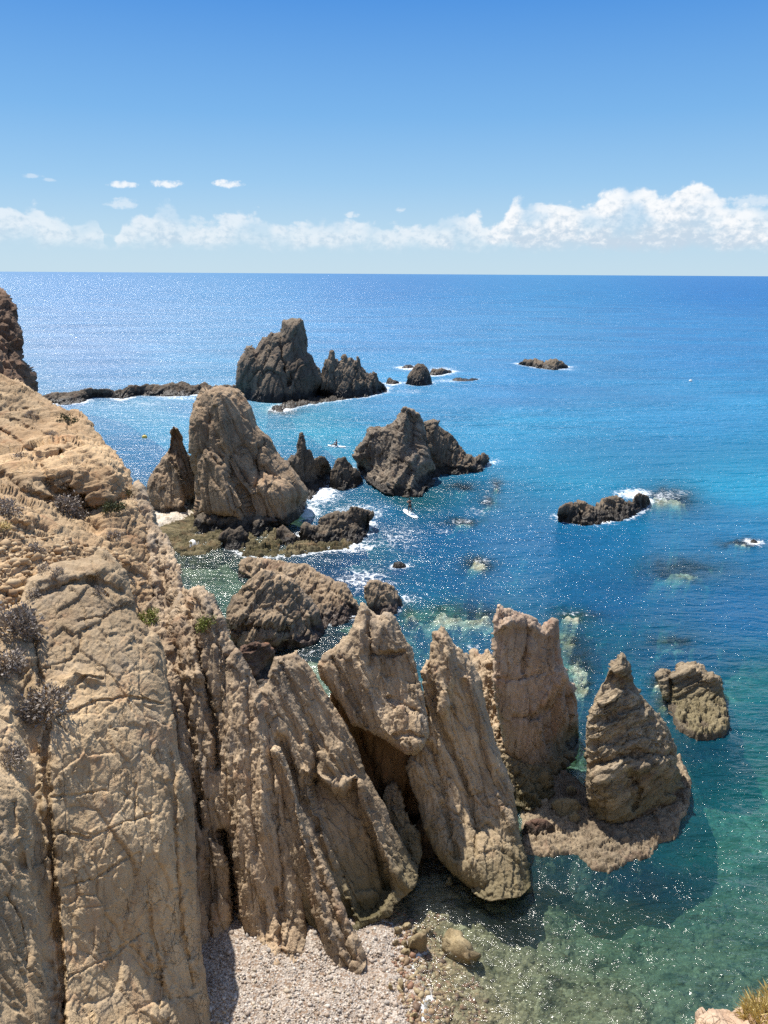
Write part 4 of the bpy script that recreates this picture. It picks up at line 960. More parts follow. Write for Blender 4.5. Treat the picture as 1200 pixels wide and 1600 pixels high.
    fm = nt.math('MULTIPLY', nt.step(nt.math('ADD', fn2, nt.math('MULTIPLY', fo, 0.62)), 0.74, 1.04), nt.step(fo, 0.03, 0.2))
    fd = nt.new('ShaderNodeBsdfDiffuse'); fd.inputs[0].default_value = (0.8, 0.82, 0.82, 1)
    mf = nt.new('ShaderNodeMixShader'); nt.put(mf.inputs[0], nt.math('MULTIPLY', fm, 0.85)); nt.l.new(mg.outputs[0], mf.inputs[1]); nt.l.new(fd.outputs[0], mf.inputs[2])
    out = nt.new('ShaderNodeOutputMaterial'); nt.l.new(mf.outputs[0], out.inputs[0])
    return m


sea = link('sea', me, water_material()); tag(sea, kind='structure')

# sea bed and beach share one relief, cut along the shoreline
sel = (WY < 200)
nb_rows = int(np.sum(yr < 200))
B3 = W3[:nb_rows * ncol].copy(); bd = dep[:nb_rows * ncol].copy(); bpx = wpx[:nb_rows * ncol]; bpy_ = wpy[:nb_rows * ncol]
near = np.clip((bpy_ - 800) / 300, 0, 1)
P2 = np.c_[B3[:, 0], B3[:, 1], np.zeros(len(B3))]
ff, ee = facets(P2 / 0.55, 3)
ff2, ee2 = facets(P2 / 0.22 + 5, 4)
under = np.clip(bd / 0.6, 0, 1)
B3[:, 2] = -bd + (0.16 * np.clip(ee * 2.2, 0, 0.7) + 0.07 * np.clip(ee2 * 2, 0, .7)) * near * under + 0.25 * fbm(P2 / 2.6, 3, 9) * np.clip(bd / 1.5, 0, 1) + 0.06 * fbm(P2 / 0.8, 3, 12)
bq = wq[wq.max(1) < nb_rows * ncol]
qc = bpy_[bq].mean(1); qx = bpx[bq].mean(1)
is_beach = (bd[bq].mean(1) < 0.02) & (qc > 1300)
is_pocket = (bd[bq].mean(1) < 0.1) & (qc < 900)


def sub_mesh(name, mask):
    q = bq[mask]; u = np.unique(q); mp = np.full(len(B3), -1); mp[u] = np.arange(len(u))
    return np_mesh(name, B3[u], mp[q])


def seabed_material():
    m, nt = new_mat('seabed_stones')
    pos = nt.new('ShaderNodeNewGeometry').outputs['Position']
    wob = nt.new('ShaderNodeTexNoise'); nt.put(wob.inputs['Vector'], pos); wob.inputs['Scale'].default_value = 3
    p2 = nt.vmath('ADD', pos, nt.vmath('MULTIPLY', wob.outputs[1], (0.5, 0.5, 0.5)))
    v = nt.new('ShaderNodeTexVoronoi'); nt.put(v.inputs['Vector'], p2); v.inputs['Scale'].default_value = 3.4
    v2 = nt.new('ShaderNodeTexVoronoi'); nt.put(v2.inputs['Vector'], p2); v2.inputs['Scale'].default_value = 6.5
    g = nt.new('ShaderNodeSeparateColor'); nt.l.new(v.outputs['Color'], g.inputs[0])
    g2 = nt.new('ShaderNodeSeparateColor'); nt.l.new(v2.outputs['Color'], g2.inputs[0])
    c = nt.mix(g.outputs[0], (0.08, 0.065, 0.035), (0.36, 0.295, 0.185))
    c = nt.mix(nt.math('MULTIPLY', g2.outputs[1], 0.7), c, (0.25, 0.19, 0.105))
    big_ = nt.noise(pos, 0.55, 5, 0.65, 0.8)
    c = nt.mix(nt.math('MULTIPLY', nt.step(big_, 0.53, 0.62), 0.9), c, (0.02, 0.024, 0.016))
    c = nt.mix(nt.step(nt.noise(pos, 0.35, 3), 0.5, 0.68, 0, 0.5), c, (0.30, 0.28, 0.18))
    sy = nt.new('ShaderNodeSeparateXYZ'); nt.l.new(pos, sy.inputs[0])
    far_ = nt.math('MULTIPLY', nt.step(sy.outputs[1], 26.0, 38.0), nt.step(sy.outputs[0], -8.0, -3.0))
    weed = nt.noise(pos, 0.5, 6, 0.7, 1.0)
    c = nt.mix(far_, c, nt.mix(nt.step(weed, 0.42, 0.62), (0.24, 0.21, 0.11), (0.64, 0.58, 0.42)))
    e = nt.voro(p2, 3.4, 'DISTANCE_TO_EDGE')
    c = nt.mix(nt.step(e, 0.0, 0.10, 0.35, 0), c, (0.05, 0.045, 0.03))
    c = nt.mix(nt.step(nt.noise(pos, 3.0, 6, 0.75), 0.42, 0.66, 0, 0.6), c, (0.17, 0.14, 0.075))
    finish(nt, c, 0.8, nt.bump(e, 0.12, 0.8), 0.2)
    return m


def shingle_material(name, a, b, c_, sc):
    m, nt = new_mat(name)
    pos = nt.new('ShaderNodeNewGeometry').outputs['Position']
    v = nt.new('ShaderNodeTexVoronoi'); nt.put(v.inputs['Vector'], pos); v.inputs['Scale'].default_value = sc
    g = nt.new('ShaderNodeSeparateColor'); nt.l.new(v.outputs['Color'], g.inputs[0])
    c = nt.mix(g.outputs[0], a, b)
    c = nt.mix(nt.step(g.outputs[1], 0.72, 0.8), c, c_)
    c = nt.mix(nt.step(nt.noise(pos, 1.3, 4), 0.5, 0.66, 0, 0.45), c, c_)
    finish(nt, c, 0.9, nt.bump(v.outputs['Distance'], 0.06, 0.9), 0.2)
    return m


M_shingle = shingle_material('shingle', (0.25, 0.21, 0.175), (0.52, 0.455, 0.385), (0.24, 0.17, 0.12), 13.0)
sb = link('seabed', sub_mesh('seabed', ~is_beach & ~is_pocket), seabed_material()); tag(sb, kind='structure')
bc = link('beach', sub_mesh('beach', is_beach), M_shingle); tag(bc, kind='structure')
pk = shelf('pocket_beach', [(226, 812), (240, 800), (268, 795), (300, 796), (311, 806), (296, 818), (262, 828), (244, 832)], shingle_material('pale_sand', (0.50, 0.44, 0.35), (0.62, 0.55, 0.45), (0.38, 0.31, 0.23), 5.0), z=0.75, amp=0.12, step=1.1, D=1.8, L=1.5, seed=311, jit=2)
tag(pk, kind='structure')
bcp = link('cove_bank', sub_mesh('cove_bank', is_pocket), M_flat); tag(bcp, kind='structure')

# the headland the photograph is taken from: drops from the viewpoint to the shingle, climbs behind
hx_, hy_ = np.meshgrid(np.linspace(-110, 110, 160), np.r_[np.linspace(13.0, 0.0, 40), np.linspace(-0.8, -120, 90)])
hx_, hy_ = hx_.ravel(), hy_.ravel()
hz_ = np.where(hy_ > 0, H - 1.75 - 1.95 * hy_, H - 1.75 - 0.42 * hy_)
P_ = np.c_[hx_, hy_, hz_]
hz_ = hz_ + 1.6 * fbm(P_ / 14, 4, 77) * np.clip((np.hypot(hx_, hy_) - 2) / 10, 0, 1) * np.where(hy_ > 0, 0.5, 1)
ii = np.arange(130 * 160).reshape(130, 160)
hq = np.stack([ii[:-1, :-1], ii[1:, :-1], ii[1:, 1:], ii[:-1, 1:]], -1).reshape(-1, 4)
hl = link('hillside', np_mesh('hillside', np.c_[hx_, hy_, hz_], hq), rock_mat('scrubby_hillside', (0.36, 0.29, 0.19), (0.26, 0.21, 0.13), (0.12, 0.105, 0.06), redk=0.2, unit=2.5, tide=0.0)); tag(hl, kind='structure')

# ------------------------------------------------------------------ loose stones
def ico(sub):
    import bmesh
    bm = bmesh.new(); bmesh.ops.create_icosphere(bm, subdivisions=sub, radius=1.0)
    V = np.array([v.co[:] for v in bm.verts]); T = np.array([[v.index for v in f.verts] for f in bm.faces]); bm.free()
    return V, T


ICO1, ICO2, ICO4 = ico(1), ico(2), ico(4)


def stone_shape(base, seed, flat=0.65, f=0.35):
    V, T = base
    fa, _ = facets(V * 0.9 + seed * 3.3, seed)
    return V * (1 + f * fa)[:, None] * np.array([1.0, 0.75, flat])


def rot_z(a):
    c, s = math.cos(a), math.sin(a)
    return np.array([[c, -s, 0], [s, c, 0], [0, 0, 1]])


def surf_at(names, x, y):
    best = None
    for nm in names:
        for (px, py, V, N) in SURF[nm]:
            d = (px - x) ** 2 + (py - y) ** 2
            k = d.argmin()
            if d[k] < 16:
                dist = np.linalg.norm(V[k] - CAM)
                if best is None or dist < best[2]: best = (V[k], N[k], dist)
    return best


def scatter_stones(name, pts, sizes, mat, seed, base=ICO1, flat=0.6):
    r = np.random.default_rng(seed)
    shapes = [stone_shape(base, seed + k, flat) for k in range(12)]
    V0, T0 = base
    Vs, Ts = [], []; n = 0
    for p, sz in zip(pts, sizes):
        S = shapes[r.integers(12)]
        tilt = Matrix.Rotation(r.normal(0, 0.35), 3, Vector((r.normal(), r.normal(), 0.01)))
        R = np.array(tilt) @ rot_z(r.uniform(0, 6.28))
        Vs.append((S * sz * r.uniform(0.8, 1.25, 3)) @ R.T + p); Ts.append(T0 + n); n += len(V0)
    me = np_mesh(name, np.concatenate(Vs), None, np.concatenate(Ts), smooth=False)
    return link(name, me, mat)


def stone_mat(name, cols, rough=0.85):
    m, nt = new_mat(name)
    gi = nt.new('ShaderNodeNewGeometry')
    cr = nt.new('ShaderNodeValToRGB'); nt.l.new(gi.outputs['Random Per Island'], cr.inputs[0])
    cr.color_ramp.interpolation = 'CONSTANT'
    el = cr.color_ramp.elements
    while len(el) < len(cols): el.new(0.5)
    for i, c in enumerate(cols): el[i].position = i / len(cols); el[i].color = (*c, 1)
    n = nt.noise(gi.outputs['Position'], 14, 5, 0.65)
    c = nt.mix(nt.step(n, 0.45, 0.7, 0, 0.55), cr.outputs[0], (0.16, 0.12, 0.085))
    finish(nt, c, rough, nt.bump(n, 0.03, 0.6), 0.2)
    return m


M_peb = stone_mat('pebbles', [(0.50, 0.435, 0.37), (0.40, 0.335, 0.28), (0.60, 0.54, 0.475), (0.27, 0.22, 0.18), (0.38, 0.30, 0.23), (0.46, 0.39, 0.30), (0.34, 0.31, 0.28)])
M_wetpeb = stone_mat('wet_pebbles', [(0.22, 0.15, 0.09), (0.30, 0.21, 0.12), (0.15, 0.10, 0.07), (0.25, 0.14, 0.09), (0.34, 0.27, 0.16)], 0.5)
M_scree = stone_mat('scree_stones', [(0.50, 0.37, 0.22), (0.40, 0.28, 0.16), (0.30, 0.19, 0.10), (0.45, 0.31, 0.17)])


def ground_z(x, y):
    d = depth_at(np.atleast_1d(np.asarray(x, float)), np.atleast_1d(np.asarray(y, float)))
    return -d


r = np.random.default_rng(5)
xs = r.uniform(330, 690, 9000); ys = r.uniform(1395, 1660, 9000)
zz = ground_z(xs, ys)
G = ground(xs, ys); G[:, 2] = zz
k = (zz > 0.03)
sz = np.clip(r.lognormal(-3.5, 0.55, len(xs)), 0.016, 0.13)
G[:, 2] += sz * 0.15
tag(scatter_stones('shingle_pebbles', G[k][:5200], sz[k][:5200], M_peb, 3), 'pale pink and grey shingle pebbles covering the cove beach', 'pebbles', kind='stuff')
k2 = (zz <= 0.06) & (zz > -0.35)
xs2 = r.uniform(600, 760, 5000); ys2 = r.uniform(1420, 1660, 5000); z2 = ground_z(xs2, ys2); G2 = ground(xs2, ys2); G2[:, 2] = z2
k2 = (z2 <= 0.08) & (z2 > -0.45)
s2 = np.clip(r.lognormal(-2.8, 0.5, len(xs2)), 0.03, 0.18)
tag(scatter_stones('wet_cobbles', G2[k2][:2200], s2[k2][:2200], M_wetpeb, 9), 'wet brown cobbles along the edge of the clear water', 'cobbles', kind='stuff')

# single stones one can point at
M_boulder = rock_mat('boulder_rock', (0.33, 0.265, 0.16), (0.22, 0.17, 0.10), (0.13, 0.10, 0.055), redk=0.2, unit=0.4, tide=0.0, strk=0.3)


def boulder(name, x, y, w, h, label, seed, group=None, mat=None, ang=0.0, flat=0.6):
    s = float(s_at_z(x, y, 0.0)); sc = s / FPX
    V = stone_shape(ICO4, seed, 1.0, 0.48)
    V = V + V / np.linalg.norm(V, axis=1, keepdims=True) * (0.05 * fbm(V * 3, 4, seed))[:, None]
    V = V * np.array([w * 0.5 * sc, w * 0.5 * sc * 0.8, h * 0.55 * sc * 1.15]) @ rot_z(ang).T
    me = np_mesh(name, V, None, ICO4[1])
    o = link(name, me, mat or M_boulder)
    P = ground(x, y, 0.0)
    o.location = (P[0], P[1], max(float(ground_z(x, y)[0]), -0.25) + h * 0.22 * sc)
    tag(o, label, 'boulder', group)
    return o


GB = 'boulders at the water edge of the shingle'
boulder('boulder', 716, 1482, 54, 40, 'long angular brown boulder sitting in the shallow water', 401, GB, ang=-0.5)
boulder('boulder', 655, 1482, 26, 32, 'pale upright boulder standing on the wet cobbles at the water edge', 402, GB)
for i, (x, y, w, h) in enumerate([(622, 1461, 14, 12), (636, 1450, 13, 11), (648, 1457, 11, 9), (632, 1478, 12, 10), (635, 1490, 14, 8), (618, 1478, 10, 8), (668, 1455, 18, 11), (628, 1545, 10, 12), (610, 1549, 9, 10), (646, 1590, 12, 10), (702, 1373, 14, 10)]):
    boulder('boulder', x, y, w, h, 'small rounded tan stone among the wet cobbles at the water edge', 410 + i, 'small stones at the water edge', ang=i * 0.7)

# scree and loose blocks on the slope
def on_surface(names, n, box, seed, poly=None):
    r = np.random.default_rng(seed); out = []
    for _ in range(n):
        x, y = r.uniform(box[0], box[2]), r.uniform(box[1], box[3])
        if poly is not None and not inside(np.array([x]), np.array([y]), poly)[0]: continue
        b = surf_at(names, x, y)
        if b is not None: out.append(b[0])
    return np.array(out)


P = on_surface(['upper_slope'], 1500, (-60, 800, 215, 945), 5, [(-60, 815), (40, 812), (100, 840), (150, 850), (200, 880), (215, 930), (150, 880), (80, 890), (40, 915), (20, 945), (-60, 965)])
r = np.random.default_rng(8)
tag(scatter_stones('scree', P, np.clip(r.lognormal(-2.2, 0.55, len(P)), 0.04, 0.34), M_scree, 15), 'loose ochre scree lying in the gully above the rock face', 'scree', kind='stuff')

# ------------------------------------------------------------------ shrubs
def leaf_mat(name, cols, rough=0.8):
    m, nt = new_mat(name)
    gi = nt.new('ShaderNodeNewGeometry')
    cr = nt.new('ShaderNodeValToRGB'); nt.l.new(gi.outputs['Random Per Island'], cr.inputs[0])
    el = cr.color_ramp.elements
    while len(el) < len(cols): el.new(0.5)
    for i, c in enumerate(cols): el[i].position = i / (len(cols) - 1); el[i].color = (*c, 1)
    b = finish(nt, cr.outputs[0], rough, None, 0.15)
    return m


M_dry = leaf_mat('dry_twigs', [(0.16, 0.13, 0.105), (0.27, 0.23, 0.19), (0.40, 0.35, 0.30)])
M_green = leaf_mat('green_leaves', [(0.10, 0.13, 0.03), (0.22, 0.25, 0.06), (0.33, 0.34, 0.10)])
M_deep = leaf_mat('dark_leaves', [(0.035, 0.045, 0.02), (0.07, 0.08, 0.035), (0.11, 0.11, 0.05)])
M_stem = plain_mat('twig_bark', (0.13, 0.095, 0.07), 0.9)
M_straw = leaf_mat('straw_grass', [(0.42, 0.31, 0.11), (0.60, 0.48, 0.20), (0.70, 0.59, 0.28)])


def shrub(x, y, rpx, label, mat, seed, names, n=420, group=None, tall=0.8, name='shrub', leaf=0.16):
    b = surf_at(names, x, y)
    if b is None: return
    p, nr, dist = b
    R = rpx * dist / FPX
    up = np.array([0, -0.25, 1.0]) + 0.5 * nr; up /= np.linalg.norm(up)
    rr = np.random.default_rng(seed)
    root = bpy.data.objects.new(name, None); COL.objects.link(root); root.location = p
    tag(root, label, 'shrub', group)
    # twigs
    a1 = np.cross(up, [1, 0, 0.3]); a1 /= np.linalg.norm(a1); a2 = np.cross(up, a1)
    Vt, Tt = [], []; V, T = [], []
    for k in range(26):
        th, ph = rr.uniform(0, 6.28), rr.uniform(0.1, 1.35)
        d = up * math.cos(ph) * tall + (a1 * math.cos(th) + a2 * math.sin(th)) * math.sin(ph)
        e = d * R * rr.uniform(0.5, 0.95)
        w = np.cross(d, rr.normal(size=3)); w = w / np.linalg.norm(w) * R * 0.018
        w2 = np.cross(d, w); w2 = w2 / np.linalg.norm(w2) * R * 0.018
        i = len(Vt); Vt += [w, -0.5 * w + w2, -0.5 * w - w2, e]; Tt += [(i, i + 1, i + 3), (i + 1, i + 2, i + 3), (i + 2, i, i + 3)]
    st = link('stem', np_mesh('stem', np.array(Vt), None, np.array(Tt), False), M_stem, root)
    cl = []
    for k in range(14):
        th, ph = rr.uniform(0, 6.28), math.acos(rr.uniform(0.05, 1))
        cl.append((up * math.cos(ph) * tall + (a1 * math.cos(th) + a2 * math.sin(th)) * math.sin(ph)) * R * rr.uniform(0.45, 0.8))
    for k in range(int(n * 1.7)):
        c = cl[rr.integers(14)] + rr.normal(0, 0.19, 3) * R
        d = c / (np.linalg.norm(c) + 1e-6) + rr.normal(0, 0.55, 3); d /= np.linalg.norm(d)
        w = np.cross(d, rr.normal(size=3)); w /= np.linalg.norm(w)
        l = R * leaf * rr.uniform(0.6, 1.5); ww = l * 0.2
        i = len(V)
        V += [c - w * ww, c + d * l * 0.5 + w * ww * 1.3, c + d * l, c + d * l * 0.5 - w * ww * 1.3]
        T += [(i, i + 1, i + 2), (i, i + 2, i + 3)]
    link('foliage', np_mesh('foliage', np.array(V), None, np.array(T), False), mat, root)


CN = ['upper_slope', 'front_slab', 'left_block', 'rear_fin']
GS = 'dry grey shrubs on the cliff'
shrub(75, 1108, 34, 'dry grey shrub clinging to the crack in the middle of the rock face', M_dry, 1, CN, 700, GS)
shrub(20, 985, 38, 'large dry grey shrub at the top left of the rock face', M_dry, 2, CN, 800, GS)
shrub(5, 1045, 26, 'dry grey shrub below the large shrub at the left edge', M_dry, 3, CN, 500, GS)
shrub(18, 1190, 22, 'dark dry shrub on top of the rounded block at the left edge', M_dry, 4, CN, 450, GS)
shrub(12, 800, 22, 'round dry shrub on the scree at the left edge', M_dry, 5, CN, 450, GS)
shrub(55, 866, 17, 'dry shrub on the pale ground right above the rock face', M_dry, 6, CN, 350, GS)
shrub(66, 890, 11, 'left one of two small dry tufts on the crest of the rock face', M_dry, 7, CN, 250, GS)
shrub(88, 894, 11, 'right one of two small dry tufts on the crest of the rock face', M_dry, 8, CN, 250, GS)
shrub(55, 930, 12, 'small dry tuft just under the crest of the rock face', M_dry, 9, CN, 250, GS)
shrub(155, 925, 12, 'flat dry tuft on the right shoulder of the rock face', M_dry, 10, CN, 250, GS)
shrub(100, 800, 24, 'wide dark dry shrub in the gully under the overhang', M_dry, 11, CN, 500, GS)
shrub(122, 812, 16, 'smaller dry shrub in the gully beside the wide dark one', M_dry, 12, CN, 300, GS)
shrub(180, 838, 13, 'dry tuft on the grey gully wall below the dark green bush', M_dry, 13, CN, 300, GS)
shrub(84, 686, 9, 'tiny dry tuft on the sunlit ledge of the upper slope', M_dry, 14, CN, 200, GS)
shrub(35, 712, 13, 'low dry tuft on the left of the upper slope', M_dry, 15, CN, 250, GS)
shrub(48, 650, 9, 'small dark tuft below the crest of the upper slope', M_dry, 16, CN, 200, GS)
shrub(175, 800, 19, 'dark green bush under the overhang at the right end of the gully', M_deep, 20, CN, 500, 'green bushes on the cliff')
shrub(207, 772, 9, 'small dark green tuft at the edge of the overhang', M_deep, 21, CN, 200, 'green bushes on the cliff')
shrub(106, 660, 15, 'green bush on the crest of the upper slope', M_deep, 22, CN, 350, 'green bushes on the cliff')
shrub(234, 966, 17, 'yellow green bush in the gap right of the rock face', M_green, 23, CN, 450, 'green bushes on the cliff')
shrub(322, 976, 17, 'bright yellow green bush on the tip of the pale fin', M_green, 24, CN, 500, 'green bushes on the cliff')
shrub(5, 825, 12, 'yellowish tuft on the scree at the left edge', M_straw, 25, CN, 250, 'green bushes on the cliff')

# straw grass on the pale outcrop
def grass_tuft(x, y, rpx, seed, label):
    b = surf_at(['pale_outcrop'], x, y)
    if b is None: return
    p, nr, dist = b
    R = rpx * dist / FPX
    rr = np.random.default_rng(seed); V, T = [], []
    for k in range(900):
        a = rr.uniform(0, 6.28); q = R * 0.75 * math.sqrt(rr.uniform())
        c = np.array([math.cos(a) * q, math.sin(a) * q * 0.8, -0.03])
        d = np.array([math.cos(a) * 0.6, math.sin(a) * 0.6, 1.0]) + rr.normal(0, 0.45, 3); d /= np.linalg.norm(d)
        w = np.cross(d, rr.normal(size=3)); w /= np.linalg.norm(w)
        l = R * rr.uniform(0.35, 0.8); ww = R * 0.016
        i = len(V); V += [c - w * ww, c + w * ww, c + d * l * 0.6 + w * ww * 0.8, c + d * l + np.array([0, 0, -0.1 * l])]
        T += [(i, i + 1, i + 2), (i, i + 2, i + 3)]
    o = link('grass_tuft', np_mesh('grass_tuft', np.array(V), None, np.array(T), False), M_straw); o.location = p
    tag(o, label, 'grass')


grass_tuft(1195, 1590, 34, 1, 'dry yellow grass growing on the pale outcrop at the right edge')
grass_tuft(1240, 1575, 40, 2, 'dry yellow grass just past the right edge of the pale outcrop')

# ------------------------------------------------------------------ paddleboards, people, buoys
M_board = plain_mat('board_white', (0.78, 0.80, 0.80), 0.4, 0.03)
M_pad = plain_mat('board_pad', (0.55, 0.66, 0.68), 0.7, 0.08)
M_skin = plain_mat('skin', (0.36, 0.20, 0.13), 0.6, 0.08)
M_hair = plain_mat('hair', (0.03, 0.02, 0.015), 0.6)
M_cloth = plain_mat('dark_swimwear', (0.02, 0.018, 0.025), 0.8)
M_red_c = plain_mat('red_vest', (0.30, 0.03, 0.03), 0.8)
M_pole = plain_mat('paddle_shaft', (0.06, 0.06, 0.065), 0.4)
M_blade = plain_mat('paddle_blade', (0.10, 0.10, 0.11), 0.5)


def baked(name, V, E, rad, mat, parent=None, root=0, sub=2):
    me = bpy.data.meshes.new(name); me.from_pydata(V, E, [])
    o = bpy.data.objects.new('tmp', me); COL.objects.link(o)
    o.modifiers.new('s', 'SKIN'); sb_ = o.modifiers.new('u', 'SUBSURF'); sb_.levels = sub
    for i, v in enumerate(me.skin_vertices[0].data):
        rr = rad[i]; v.radius = rr if isinstance(rr, tuple) else (rr, rr); v.use_root = (i == root)
    bpy.context.view_layer.update()
    ev = o.evaluated_get(bpy.context.evaluated_depsgraph_get())
    m2 = bpy.data.meshes.new_from_object(ev); m2.name = name
    bpy.data.objects.remove(o); bpy.data.meshes.remove(me)
    for p in m2.polygons: p.use_smooth = True
    return link(name, m2, mat, parent)


def blob_mesh(name, c, r3, mat, parent, seed=0, rough_=0.05, cut=None):
    V, T = ICO2
    V = V * np.array(r3) * (1 + rough_ * fbm(V * 2, 2, seed))[:, None] + np.array(c)
    return link(name, np_mesh(name, V, None, T), mat, parent)


def board(x, y, ang, label, length=3.2):
    root = bpy.data.objects.new('paddleboard', None); COL.objects.link(root)
    P = ground(x, y, 0.0); root.location = (P[0], P[1], 0.05); root.rotation_euler = (0, 0, ang)
    tag(root, label, 'paddleboard', 'paddleboards in the bay')

    def hull(name, k, z0, z1, mat, kick):
        V, Q = [], []; n = 26
        for i in range(n + 1):
            t = i / n; yy = (t - 0.5) * length * k
            w = 0.40 * k * max(1 - abs(2 * t - 1) ** (3.2 if t < 0.5 else 2.4), 0.0) ** 0.5 + 0.01
            zk = kick * max(0, t - 0.7) ** 2 * 2.2
            for (fx, fz) in ((-0.8, z0), (-1, (z0 + z1) / 2), (-0.9, z1), (0, z1 + 0.012), (0.9, z1), (1, (z0 + z1) / 2), (0.8, z0), (0, z0 - 0.01)):
                V.append((w * fx, yy, fz + zk))
        for i in range(n):
            for j in range(8): Q.append((i * 8 + j, i * 8 + (j + 1) % 8, i * 8 + 8 + (j + 1) % 8, i * 8 + 8 + j))
        Q.append((0, 1, 2, 7)); Q.append((2, 3, 4, 7)); Q.append((4, 5, 6, 7))
        e = n * 8; Q.append((e, e + 7, e + 2, e + 1)); Q.append((e + 2, e + 7, e + 4, e + 3)); Q.append((e + 4, e + 7, e + 6, e + 5))
        return link(name, np_mesh(name, np.array(V), np.array(Q)), mat, root)
    hull('hull', 1.0, -0.07, 0.06, M_board, 0.5); hull('deck_pad', 0.62, 0.055, 0.082, M_pad, 0.3)
    Vf = np.array([(0.01, -1.3, -0.07), (0.01, -1.05, -0.07), (0.008, -1.32, -0.28), (-0.01, -1.3, -0.07), (-0.01, -1.05, -0.07), (-0.008, -1.32, -0.28)])
    link('fin', np_mesh('fin', Vf, np.array([(0, 1, 4, 3), (1, 2, 5, 4), (2, 0, 3, 5)]), np.array([(0, 2, 1), (3, 4, 5)]), False), M_pole, root)
    return root


def hand(V, E, R, wrist, tip_dir, side):
    """palm and five short finger chains"""
    d = np.array(tip_dir, float); d /= np.linalg.norm(d)
    s = np.array(side, float)
    w = len(V); 
    palm = np.array(wrist) + d * 0.07; V.append(tuple(palm)); R.append((0.038, 0.02)); E.append((w - 1, w))
    for k, (off, ln) in enumerate([(-0.03, 0.07), (-0.01, 0.085), (0.01, 0.08), (0.03, 0.06)]):
        a = palm + s * off + d * 0.045; b = a + d * ln * 0.6 - np.array([0, 0, 0.02]); i = len(V)
        V += [tuple(a), tuple(b)]; R += [0.011, 0.009]; E += [(w, i), (i, i + 1)]
    a = palm - s * 0.045 - d * 0.01; b = a + d * 0.05 - s * 0.015; i = len(V)
    V += [tuple(a), tuple(b)]; R += [0.013, 0.010]; E += [(w, i), (i, i + 1)]


def head(root, c, fwd):
    """head with nose, eyes, mouth, ears"""
    V, T = ICO4
    f = np.array([fwd[0], fwd[1], 0.0]); f /= np.linalg.norm(f); sd = np.array([-f[1], f[0], 0])
    P = np.c_[V @ np.array([0, 1, 0]), V @ np.array([1, 0, 0]), V[:, 2]]    # a=forward, b=side, z
    a, b, z = P[:, 0], P[:, 1], P[:, 2]
    rad = np.ones(len(V))
    rad += 0.16 * np.exp(-((b / .14) ** 2 + ((z + .12) / .16) ** 2)) * (a > 0)            # nose
    rad -= 0.06 * np.exp(-(((np.abs(b) - .32) / .14) ** 2 + ((z - .05) / .10) ** 2)) * (a > 0)  # eye sockets
    rad += 0.04 * np.exp(-((b / .25) ** 2 + ((z + .45) / .09) ** 2)) * (a > 0)            # lips
    rad += 0.12 * np.exp(-(((np.abs(b) - 1) / .12) ** 2 + ((z + .05) / .22) ** 2 + (a / .16) ** 2))  # ears
    jaw = 1 - 0.28 * np.clip(-z - 0.2, 0, 1)
    Q = np.outer(a * rad * 0.095, f) + np.outer(b * rad * 0.072 * jaw, sd) + np.outer(z * rad * 0.118, [0, 0, 1]) + np.array(c)
    return Q, T


def person(label, loc, ang, pose, top_mat, group):
    root = bpy.data.objects.new('person', None); COL.objects.link(root)
    root.location = loc; root.rotation_euler = (0, 0, ang)
    tag(root, label, 'person', group)
    V = list(pose['V']); E = list(pose['E']); R = list(pose['R'])
    body_o = baked('body', V, E, R, M_skin, root, 0, 2)
    # fold hands and head into the one body mesh
    parts_v = [np.array([v.co[:] for v in body_o.data.vertices])]
    faces = [tuple(p.vertices) for p in body_o.data.polygons]
    off = len(parts_v[0])
    for (wr, td, sdv) in pose['hands']:
        hv, he, hr = [tuple(wr)], [], [0.026]
        hand(hv, he, hr, wr, td, np.array(sdv, float))
        ho = baked('hand_tmp', hv, he, hr, M_skin, None, 0, 1)
        pv = np.array([v.co[:] for v in ho.data.vertices]); parts_v.append(pv)
        faces += [tuple(i + off for i in p.vertices) for p in ho.data.polygons]; off += len(pv)
        bpy.data.objects.remove(ho)
    hv, ht = head(root, pose['head'], (0, 1))
    parts_v.append(hv); faces += [tuple(int(i) + off for i in t) for t in ht]
    me = bpy.data.meshes.new('body'); me.from_pydata([tuple(v) for v in np.concatenate(parts_v)], [], faces); me.materials.append(M_skin)
    for p in me.polygons: p.use_smooth = True
    body_o.data = me
    hc = np.array(pose['head'])
    Vh, Th = ICO2
    Hh = Vh * np.array([0.084, 0.106, 0.115]) + hc + np.array([0, -0.018, 0.022])
    keep = [t for t in Th if not all((Vh[i][1] > 0.35 and Vh[i][2] < 0.45) for i in t)]
    link('hair', np_mesh('hair', Hh, None, np.array(keep)), M_hair, root)
    for nm, vs, es, rs, mt in pose['clothes'](top_mat):
        baked(nm, vs, es, rs, mt, root, 0, 2)
    return root


